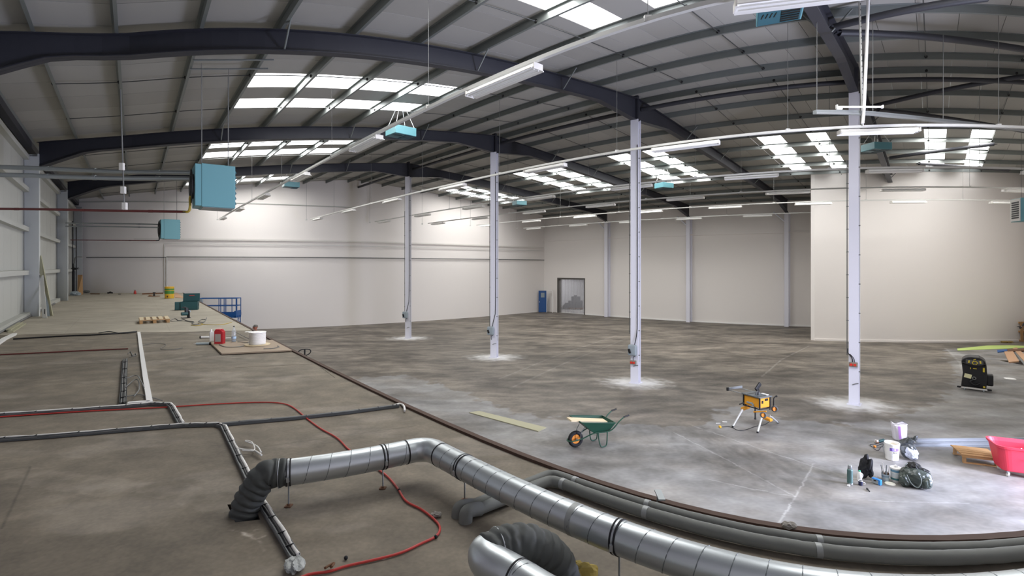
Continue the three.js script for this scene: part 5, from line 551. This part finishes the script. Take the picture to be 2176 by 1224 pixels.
{ // red wheeled tub
  const p = G(2182, 1022), t = thing('mixing_tub', 'red plastic tub on white casters beside the small pallet', 'tub', V(p.x, 0, p.z), -0.45); t.scale.x = 0.85;
  const ring = (w, d, y, r) => { const a = []; for (let i = 0; i < 40; i++) { const th = i / 40 * Math.PI * 2, c = Math.cos(th), s = Math.sin(th), e = 0.32; a.push([Math.sign(c) * Math.pow(Math.abs(c), e) * w, y, Math.sign(s) * Math.pow(Math.abs(s), e) * d - 0.36]); } return a; };
  const rings = [ring(0.4, 0.26, 0.12), ring(0.42, 0.28, 0.14), ring(0.52, 0.36, 0.6), ring(0.55, 0.39, 0.62), ring(0.56, 0.4, 0.67), ring(0.53, 0.37, 0.67), ring(0.5, 0.34, 0.6), ring(0.4, 0.26, 0.17)], pos = []; for (let k = 0; k < rings.length - 1; k++) for (let i = 0; i < 40; i++) { const a = rings[k][i], b = rings[k][(i + 1) % 40], c = rings[k + 1][(i + 1) % 40], d = rings[k + 1][i]; for (const v of [a, c, b, a, d, c]) pos.push(...v); } for (const [k, f] of [[0, 1], [7, 1]]) for (let i = 1; i < 39; i++) for (const v of [rings[k][0], rings[k][i], rings[k][i + 1]]) pos.push(...v); const g = new THREE.BufferGeometry(); g.setAttribute('position', new THREE.Float32BufferAttribute(pos, 3)); g.computeVertexNormals(); mesh('shell', g, M.redTub, t); mesh('plaster_splash', [[0.02, 0.42, 0.005], [-0.1, 0.66, -0.0]].map(([x, y, z]) => place(new THREE.SphereGeometry(0.018, 8, 6), x, y, z)), M.white, t);
  for (const [x, z] of [[-0.3, -0.14], [0.3, -0.14], [-0.3, -0.58], [0.3, -0.58]]) { const c = mesh('caster', place(new THREE.CylinderGeometry(0.05, 0.05, 0.035, 18), x, 0.05, z, 0, 0, Math.PI / 2 - 0.3), M.whiteDull, t); mesh('caster_fork', bx(0.06, 0.07, 0.05, x, 0.1, z), M.galvDull, c); }
}
{ // bags, buckets and brew things
  const b = thing('bucket', 'large white bucket with a purple label', 'bucket', G(1895.5, 976), -0.6); b.scale.x = 0.85; mesh('body', lathe([[0, 0.004], [0.145, 0.004], [0.15, 0.012], [0.172, 0.36], [0.18, 0.365], [0.18, 0.395], [0.168, 0.395], [0.165, 0.36], [0.145, 0.02]], 36), M.white, b); mesh('filler_paste', place(new THREE.CylinderGeometry(0.16, 0.16, 0.01, 32), 0, 0.33, 0), mat(0xd9cdb4, 0.8), b); const cv = document.createElement('canvas'); cv.width = 256; cv.height = 192; const cx = cv.getContext('2d'); cx.fillStyle = '#f0efec'; cx.fillRect(0, 0, 256, 192); cx.fillStyle = '#7d62c4'; cx.fillRect(0, 8, 256, 70); cx.fillStyle = '#b9a8e4'; for (let k = 0; k < 3; k++) cx.fillRect(60 + k * 36, 18, 26, 48); cx.fillStyle = '#26262c'; for (let k = 0; k < 4; k++) cx.fillRect(78 + k * 26, 96, 20, 26); cx.fillStyle = '#b4c4d4'; cx.fillRect(60, 146, 140, 8); cx.fillRect(80, 166, 110, 6); const ct = new THREE.CanvasTexture(cv); ct.colorSpace = THREE.SRGBColorSpace; mesh('label', place(new THREE.CylinderGeometry(0.171, 0.162, 0.2, 24, 1, true, -0.35, 1.35), 0, 0.215, 0), new THREE.MeshStandardMaterial({ map: ct, roughness: 0.5, side: THREE.DoubleSide }), b); mesh('bail_handle', tube([V(-0.175, 0.34, 0), V(-0.2, 0.24, 0.06), V(-0.17, 0.12, 0.1), V(-0.155, 0.09, 0.04)], 0.006, { seg: 6 }), M.galvDull, b);
  const sack = thing('rubble_sack', 'white plastic sack with a purple stripe behind the bucket', 'sack', G(1911, 935), -0.6); sack.scale.x = 0.88; const sg = lathe([[0, 0], [0.13, 0.0], [0.16, 0.05], [0.17, 0.18], [0.19, 0.34], [0.185, 0.43], [0.17, 0.4], [0.15, 0.25]], 40), sp = sg.attributes.position; for (let i = 0; i < sp.count; i++) { const a = Math.atan2(sp.getX(i), sp.getZ(i)), k = 1 + 0.09 * n2(Math.cos(a) * 2, sp.getY(i) * 6 + Math.sin(a) * 2) + 0.05 * Math.sin(a * 5 + sp.getY(i) * 9); sp.setXYZ(i, sp.getX(i) * k, sp.getY(i) * (1 + 0.08 * Math.sin(a * 3)), sp.getZ(i) * k); } sg.computeVertexNormals(); mesh('sack_body', sg, mat(0xe6e3ec, 0.5), sack); mesh('purple_stripe', [bx(0.06, 0.32, 0.02, 0.0, 0.24, 0.185, 0.02, 0, 0.08)], mat(0xb98ad0, 0.5), sack); mesh('folded_rim', tube([V(-0.17, 0.4, 0.06), V(-0.05, 0.45, 0.14), V(0.1, 0.43, 0.14), V(0.18, 0.44, 0.03)], 0.014), mat(0xd7d3de, 0.5), sack);
  const pb = thing('plastic_bag', 'dark transparent bag of white powder slumped beside the bucket', 'bag', G(1930, 977), -0.5); mesh('bag_body', place(blob(0.17, 0.95, 1.25, 0.8, 0.16, 6, 4), 0.02, 0.2, -0.05, 0, 0, 0.45), mat(0x4f5354, 0.25), pb); mesh('powder_face', place(blob(0.13, 0.95, 1.1, 0.6, 0.16, 8, 1), 0.05, 0.17, 0.05, 0, 0, 0.5), mat(0xaeb2bc, 0.5), pb); mesh('gathered_top', [place(blob(0.1, 1.9, 0.75, 0.8, 0.25, 9, 8), -0.04, 0.4, -0.03, 0, 0, 0.55), place(blob(0.07, 0.6, 1.6, 0.6, 0.2, 9, 5), 0.11, 0.48, -0.03, 0, 0, -0.55)], mat(0x3c4041, 0.3), pb);
  const gr = thing('angle_grinder', 'green and grey angle grinder with its cord behind the bucket', 'power tool', G(1871, 941), 0.2); mesh('body', place(new THREE.CylinderGeometry(0.03, 0.036, 0.2, 14), 0, 0.05, 0, 0, 0, Math.PI / 2 + 0.15), M.darkGreen, gr); mesh('gear_head', rb(0.07, 0.07, 0.07, 0.015, -0.12, 0.05, 0), M.whiteDull, gr); mesh('disc', place(new THREE.CylinderGeometry(0.05, 0.05, 0.006, 20), -0.13, 0.045, 0.03, 1.2), M.woodDark, gr); mesh('cord', tube([[1884, 936], [1862, 943], [1849, 945], [1856, 950], [1874, 949], [1876, 943], [1864, 947], [1857, 953], [1866, 957], [1871, 951]].map(([a, c]) => G(a, c, 0.012).sub(gr.position).applyAxisAngle(UP, -0.2)), 0.007, { seg: 6 }), M.black, gr); const pg = G(1859, 951); tag(mesh('yellow_plug', rb(0.05, 0.05, 0.06, 0.015, pg.x, 0.028, pg.z), M.orange), 'orange site plug on the grinder cord', 'plug');
  const th = thing('vacuum_flask', 'grey-green vacuum flask with a steel cup lid', 'flask', G(1806, 1029)); mesh('body', lathe([[0, 0], [0.05, 0], [0.052, 0.01], [0.052, 0.29], [0.042, 0.32], [0, 0.32]], 28), mat(0x54706e, 0.4, 0.2), th); mesh('cup_lid', lathe([[0, 0.4], [0.034, 0.4], [0.037, 0.39], [0.04, 0.32], [0, 0.32]], 24), M.steel, th); mesh('base_ring', lathe([[0.052, 0.004], [0.054, 0.006], [0.054, 0.03], [0.052, 0.032]], 28), M.steel, th);
  { const q = G(1803, 1033); tag(mesh('crumpled_tissue', place(blob(0.025, 1.3, 0.7, 1, 0.3, 40, 2, 2), q.x, 0.015, q.z), M.white), 'tiny white crumpled tissue at the foot of the flask', 'tissue'); }
  const bp = thing('backpack', 'black backpack slumped upright behind the milk bottle', 'backpack', G(1838, 1019), -0.5); bp.scale.x = 0.85; mesh('main_pack', place(blob(0.2, 0.66, 1.15, 0.55, 0.12, 7, 6), 0.0, 0.235, -0.05, 0, 0, -0.18), mat(0x15161a, 0.85), bp); mesh('top_flap', place(blob(0.1, 0.55, 1.15, 0.6, 0.12, 10, 2), 0.03, 0.42, -0.05, 0, 0, -0.12), mat(0x15161a, 0.85), bp); mesh('shoulder_strap', tube([V(0.08, 0.25, 0.04), V(0.1, 0.35, 0.05), V(0.13, 0.43, 0.0), V(0.14, 0.38, -0.02), V(0.12, 0.2, 0.03)], 0.03), mat(0x1a1b20, 0.85), bp); mesh('side_pocket', place(blob(0.1, 0.6, 1, 0.6, 0.15, 10, 3), 0.12, 0.16, -0.02), mat(0x191a1e, 0.85), bp);
  const mk = thing('milk_bottle', 'white plastic milk bottle with a green cap', 'bottle', G(1826.5, 1021), -0.5); mesh('body', lathe([[0, 0], [0.04, 0], [0.045, 0.01], [0.045, 0.11], [0.03, 0.17], [0.018, 0.19], [0, 0.19]], 24), M.white, mk); mesh('cap', place(new THREE.CylinderGeometry(0.02, 0.02, 0.022, 18), 0, 0.2, 0), mat(0x3fae8c, 0.5), mk); mesh('handle', tube([V(0.03, 0.16, 0), V(0.055, 0.13, 0), V(0.045, 0.07, 0)], 0.01), M.white, mk);
  const mg2 = thing('mug', 'dark mug with a white rim and handle in front of the milk', 'mug', G(1828.5, 1031), -0.5); mesh('body', lathe([[0, 0.002], [0.036, 0.002], [0.04, 0.09], [0.036, 0.09], [0.034, 0.01]], 24), mat(0x2c3050, 0.4), mg2); mesh('rim', place(torus(0.038, 0.004), 0, 0.09, 0, Math.PI / 2), M.white, mg2); mesh('handle', place(torus(0.026, 0.007, 16), 0.052, 0.045, 0), M.white, mg2);
  const ra = thing('site_radio', 'small blue and grey radio box on the concrete', 'radio', G(1860, 1029), -1.1); mesh('case', rb(0.15, 0.1, 0.07, 0.012, 0, 0.055, -0.04), mat(0x9aa0a2, 0.5), ra); mesh('blue_shell', [rb(0.045, 0.11, 0.075, 0.012, 0.07, 0.055, -0.04), rb(0.15, 0.025, 0.075, 0.01, 0, 0.1, -0.04)], mat(0x2d86d8, 0.45), ra); mesh('dial', bx(0.05, 0.02, 0.006, -0.01, 0.075, -0.003), M.black, ra); mesh('aerial', cyl(V(0.0, 0.11, -0.04), V(0.03, 0.17, -0.04), 0.004), M.steel, ra);
  const pot = thing('brush_pot', 'pale blue-grey pot full of paint brushes', 'pot', G(1881.5, 1022)); mesh('body', lathe([[0, 0.003], [0.062, 0.003], [0.072, 0.15], [0.075, 0.155], [0.068, 0.155], [0.06, 0.012]], 28), mat(0xb4c0c8, 0.4), pot); mesh('band', place(new THREE.CylinderGeometry(0.0715, 0.069, 0.03, 28, 1, true), 0, 0.11, 0), mat(0x7e98ac, 0.5), pot); for (let k = 0; k < 7; k++) { const a = k / 7 * 6.28, br = mesh('brush', cyl(V(Math.cos(a) * 0.035, 0.03, Math.sin(a) * 0.035), V(Math.cos(a) * 0.085, 0.3 + 0.03 * (k % 3), Math.sin(a) * 0.06), 0.007), k % 2 ? M.whiteDull : M.galvDull, pot); mesh('ferrule', cyl(V(Math.cos(a) * 0.044, 0.13, Math.sin(a) * 0.044), V(Math.cos(a) * 0.055, 0.19, Math.sin(a) * 0.05), 0.013), k % 2 ? M.woodDark : M.steel, br); }
  const tb = thing('paint_tub', 'tall white paint tub with teal bands and raised handle', 'tub', G(1903.5, 1023)); mesh('body', lathe([[0, 0.003], [0.088, 0.003], [0.094, 0.28], [0.1, 0.285], [0.1, 0.3], [0, 0.3]], 32), M.white, tb); for (const [y, h, c] of [[0.07, 0.04, 0x3f7378], [0.235, 0.05, 0x6a94ac], [0.15, 0.09, 0xc9cfd2]]) mesh('label_band', place(new THREE.CylinderGeometry(0.0945, 0.0925, h, 32, 1, true), 0, y, 0), mat(c, 0.5), tb); mesh('handle', place(torus(0.035, 0.012, 16, Math.PI), 0.0, 0.3, 0), M.white, tb); mesh('handle_stem', bx(0.03, 0.05, 0.03, 0, 0.32, 0), M.white, tb);
  const ld = G(1891.5, 1028.5), lm = mesh('pot_cover', lathe([[0, 0.014], [0.06, 0.014], [0.068, 0.018], [0.09, 0.016], [0.094, 0.004], [0.09, 0]], 32), mat(0xeceade, 0.5)); lm.position.copy(ld); tag(lm, 'small cream tub lid lying before the paint pots', 'lid');
  const hb = thing('holdall', 'dark green shiny holdall bag with black flap open', 'bag', G(1946, 1038), -0.5), cm = mat(0x3c443f, 0.35); hb.scale.set(0.82, 1, 0.9); mesh('bag_body', place(blob(0.26, 1.28, 0.78, 0.85, 0.1, 6, 12, 5), 0, 0.2, -0.12), cm, hb); mesh('end_pocket', [place(blob(0.15, 0.8, 0.95, 0.9, 0.12, 9, 2), -0.22, 0.15, -0.02), place(blob(0.15, 0.85, 0.95, 0.9, 0.12, 9, 7), 0.2, 0.16, -0.02)], mat(0x454e48, 0.32), hb); mesh('open_flap', [place(blob(0.16, 1.0, 0.6, 0.8, 0.15, 9, 5), -0.02, 0.39, -0.16, 0, 0, 0.1), place(blob(0.1, 1.4, 0.35, 0.8, 0.15, 9, 9), 0.16, 0.37, -0.12, 0, 0, -0.25)], mat(0x141516, 0.5), hb); for (const h of [tube([V(-0.2, 0.28, 0.1), V(-0.12, 0.14, 0.17), V(0.0, 0.08, 0.18), V(0.08, 0.2, 0.15), V(0.06, 0.3, 0.1)], 0.012, { seg: 6 }), tube([V(-0.12, 0.36, -0.1), V(-0.2, 0.42, -0.05), V(-0.14, 0.46, -0.12)], 0.012, { seg: 6 })]) mesh('carry_handle', h, mat(0x585f58, 0.5), hb);
  const mkp = G(1845, 1043), mm = mesh('marker_pen', [place(new THREE.CylinderGeometry(0.012, 0.012, 0.13, 12), 0, 0, 0, 0, 0, Math.PI / 2), place(new THREE.CylinderGeometry(0.016, 0.016, 0.05, 12), 0.05, 0, 0, 0, 0, Math.PI / 2)], M.black); mm.position.set(mkp.x, 0.017, mkp.z); mm.rotation.y = 1.25; tag(mm, 'black pen lying alone on the concrete before the radio', 'pen');
}
// ================================================================== PEOPLE
function figure(bones, c0, half, res, k = 0.025) {
  const mc = new MarchingCubes(res, M.white, false, false, 120000); mc.isolation = 0; const h = res / 2, fd = mc.field, s2 = res * res, p = V(0, 0, 0);
  const B = bones.map(([a, b, r1, r2]) => { const A0 = V(...a), B0 = V(...b), d = B0.clone().sub(A0); return { A0, d, q: d.lengthSq() || 1e-9, r1, r2 }; });
  for (let z = 0; z < res; z++) for (let y = 0; y < res; y++) for (let x = 0; x < res; x++) { p.set((x - h) / h * half + c0[0], (y - h) / h * half + c0[1], (z - h) / h * half + c0[2]); let dist = 9; for (const o of B) { const ax = p.x - o.A0.x, ay = p.y - o.A0.y, az = p.z - o.A0.z, t = clamp((ax * o.d.x + ay * o.d.y + az * o.d.z) / o.q, 0, 1), d = Math.hypot(ax - o.d.x * t, ay - o.d.y * t, az - o.d.z * t) - lerp(o.r1, o.r2, t), e = Math.max(k - Math.abs(dist - d), 0) / k; dist = Math.min(dist, d) - e * e * k * 0.25; } fd[x + y * res + z * s2] = -dist; }
  mc.update(); const n = mc.count, g = new THREE.BufferGeometry(); g.setAttribute('position', new THREE.BufferAttribute(mc.positionArray.slice(0, n * 3), 3)); g.setAttribute('normal', new THREE.BufferAttribute(mc.normalArray.slice(0, n * 3), 3)); g.scale(half, half, half); g.translate(...c0); return g;
}
function person(label, pos, turn, pose, col) {
  const t = thing('person', label, 'person', pos, turn), S = [-1, 1];
  const bones = [[[0, 0.93, 0], [0, 1.12, 0], 0.15, 0.13], [[0, 1.12, 0], [0, 1.33, 0], 0.13, 0.15], [[-0.12, 1.38, 0], [0.12, 1.38, 0], 0.085, 0.085], [[0, 1.4, 0], [0, 1.52, 0.01], 0.06, 0.055]];
  for (const s of S) { bones.push([[s * 0.09, 0.92, 0], [s * 0.1, 0.5, 0.015], 0.095, 0.062], [[s * 0.1, 0.5, 0.015], [s * 0.105, 0.09, -0.02], 0.06, 0.045], [[s * 0.105, 0.055, -0.04], [s * 0.12, 0.04, 0.14], 0.05, 0.04]); const [e, w] = pose[s < 0 ? 'L' : 'R']; bones.push([[s * 0.19, 1.39, 0], e, 0.056, 0.044], [e, w, 0.043, 0.03]); }
  const head = [[[0, 1.665, -0.01], [0, 1.63, 0.015], 0.092, 0.085], [[0, 1.6, 0.03], [0, 1.555, 0.045], 0.066, 0.045], [[0, 1.5, -0.005], [0, 1.58, 0], 0.055, 0.058], [[0, 1.64, 0.1], [0, 1.605, 0.122], 0.012, 0.017], [[-0.03, 1.572, 0.088], [0.03, 1.572, 0.088], 0.012, 0.012]]; for (const s of S) head.push([[s * 0.088, 1.64, 0], [s * 0.095, 1.605, 0.004], 0.02, 0.014], [[s * 0.05, 1.655, 0.075], [s * 0.018, 1.655, 0.085], 0.016, 0.016]);
  const parts = [figure(bones, [0, 0.88, 0.1], 0.98, 104, 0.045), figure(head, [0, 1.62, 0.02], 0.17, 84, 0.018)];
  for (const s of S) { const [e, w] = pose[s < 0 ? 'L' : 'R'], E = V(...e), Wv = V(...w), d = Wv.clone().sub(E).normalize(), side = d.clone().cross(Math.abs(d.y) > 0.8 ? V(0, 0, 1) : UP).normalize(), up = side.clone().cross(d), at = (f, a, u) => { const v = Wv.clone().addScaledVector(d, f).addScaledVector(side, a).addScaledVector(up, u); return [v.x, v.y, v.z]; };
    const hb = [[at(-0.02, 0, 0), at(0.04, 0, 0), 0.03, 0.028], [at(0.03, -0.022, 0), at(0.085, -0.024, 0), 0.018, 0.014], [at(0.03, 0.02, 0), at(0.085, 0.024, 0), 0.018, 0.014]]; [[-0.03, 0.062], [-0.01, 0.076], [0.01, 0.072], [0.03, 0.055]].forEach(([a, L]) => hb.push([at(0.085, a, 0), at(0.085 + L * 0.5, a * 1.05, -0.012), 0.0095, 0.0088], [at(0.085 + L * 0.5, a * 1.05, -0.012), at(0.085 + L * 0.75, a, -0.042), 0.0088, 0.0075])); hb.push([at(0.02, -s * 0.03, -0.005), at(0.055, -s * 0.055, -0.018), 0.013, 0.011], [at(0.055, -s * 0.055, -0.018), at(0.085, -s * 0.05, -0.04), 0.011, 0.009]); const c = at(0.06, 0, -0.01); parts.push(figure(hb, c, 0.12, 80, 0.008)); }
  const g = mg(parts), p = g.attributes.position, cols = new Float32Array(p.count * 3), C = Object.fromEntries(Object.entries(col).map(([k, v]) => [k, new THREE.Color(v)])); const wr = S.map((s) => V(...pose[s < 0 ? 'L' : 'R'][1])); for (let i = 0; i < p.count; i++) { const v = V(p.getX(i), p.getY(i), p.getZ(i)); let c = v.y > 1.475 ? C.skin : v.y > 0.93 ? C.top : v.y > 0.11 ? C.legs : C.boots; if (wr.some((w) => w.distanceTo(v) < 0.035 || (w.distanceTo(v) < 0.22 && Math.abs(v.x) > 0.2 && v.distanceTo(w) < 0.2 && p.getY(i) !== 0 && i >= parts[0].attributes.position.count))) c = C.skin; cols.set([c.r, c.g, c.b], i * 3); }
  g.setAttribute('color', new THREE.Float32BufferAttribute(cols, 3)); const m = new THREE.Mesh(g, new THREE.MeshStandardMaterial({ vertexColors: true, roughness: 0.75 })); m.name = 'body'; m.castShadow = m.receiveShadow = true; t.add(m); return t;
}
{
  const q = A(543, 702, 24.2); const a = person('person in a grey cap seen over the cable drum, face turned aside', V(q.x, 0, q.z), -1.25, { L: [[-0.27, 1.12, 0.02], [-0.24, 0.92, 0.16]], R: [[0.27, 1.12, 0.02], [0.24, 0.92, 0.16]] }, { skin: 0xa86a56, top: 0xdad6d2, legs: 0x35383e, boots: 0x2a2420 }); a.position.y = 0;
  const cap = lathe([[0, 0.085], [0.05, 0.078], [0.085, 0.05], [0.1, 0.01], [0.102, -0.02], [0.097, -0.02]], 24); cap.translate(0, 1.685, -0.005); mesh('cap', cap, mat(0x6a6660, 0.85), a); mesh('cap_brim', place(new THREE.CylinderGeometry(0.085, 0.085, 0.008, 20, 1, false, -1.3, 2.6), 0, 1.672, 0.075, 0.15), mat(0x6a6660, 0.85), a); for (const s of [-1, 1]) mesh('eye', place(new THREE.SphereGeometry(0.009, 8, 6), s * 0.033, 1.638, 0.093), M.black, a);
  const r = G(2191, 731); const b = person('person in dark clothes reaching a hand with a tool past the upright pallet', V(r.x, 0, r.z), -1.35, { L: [[-0.25, 1.15, 0.15], [-0.2, 1.0, 0.42]], R: [[0.26, 1.12, 0.12], [0.2, 0.98, 0.4]] }, { skin: 0xc99c8c, top: 0x2c2f36, legs: 0x23252a, boots: 0x1a1816 }); for (const s of [-1, 1]) mesh('eye', place(new THREE.SphereGeometry(0.009, 8, 6), s * 0.033, 1.638, 0.093), M.black, b); mesh('hair', [place(new THREE.SphereGeometry(0.1, 20, 14, 0, Math.PI * 2, 0, 1.5), 0, 1.675, -0.015, -0.25)], mat(0x3a2c22, 0.9), b);
  const tl = V(-0.2, 0.975, 0.55).applyAxisAngle(UP, -1.35).add(b.position), tm = thing('hand_tool', 'dark hand tool held out beside the upright pallet', 'tool', tl, -1.35); mesh('grip', rb(0.035, 0.11, 0.05, 0.012, 0, -0.03, 0), M.black, tm); mesh('barrel', place(new THREE.CylinderGeometry(0.022, 0.026, 0.2, 12), 0, 0.035, 0.07, Math.PI / 2), M.black, tm); mesh('bit', place(new THREE.CylinderGeometry(0.005, 0.007, 0.14, 8), 0, 0.035, 0.22, Math.PI / 2), M.galvDull, tm);
}
renderer.render(scene, camera);
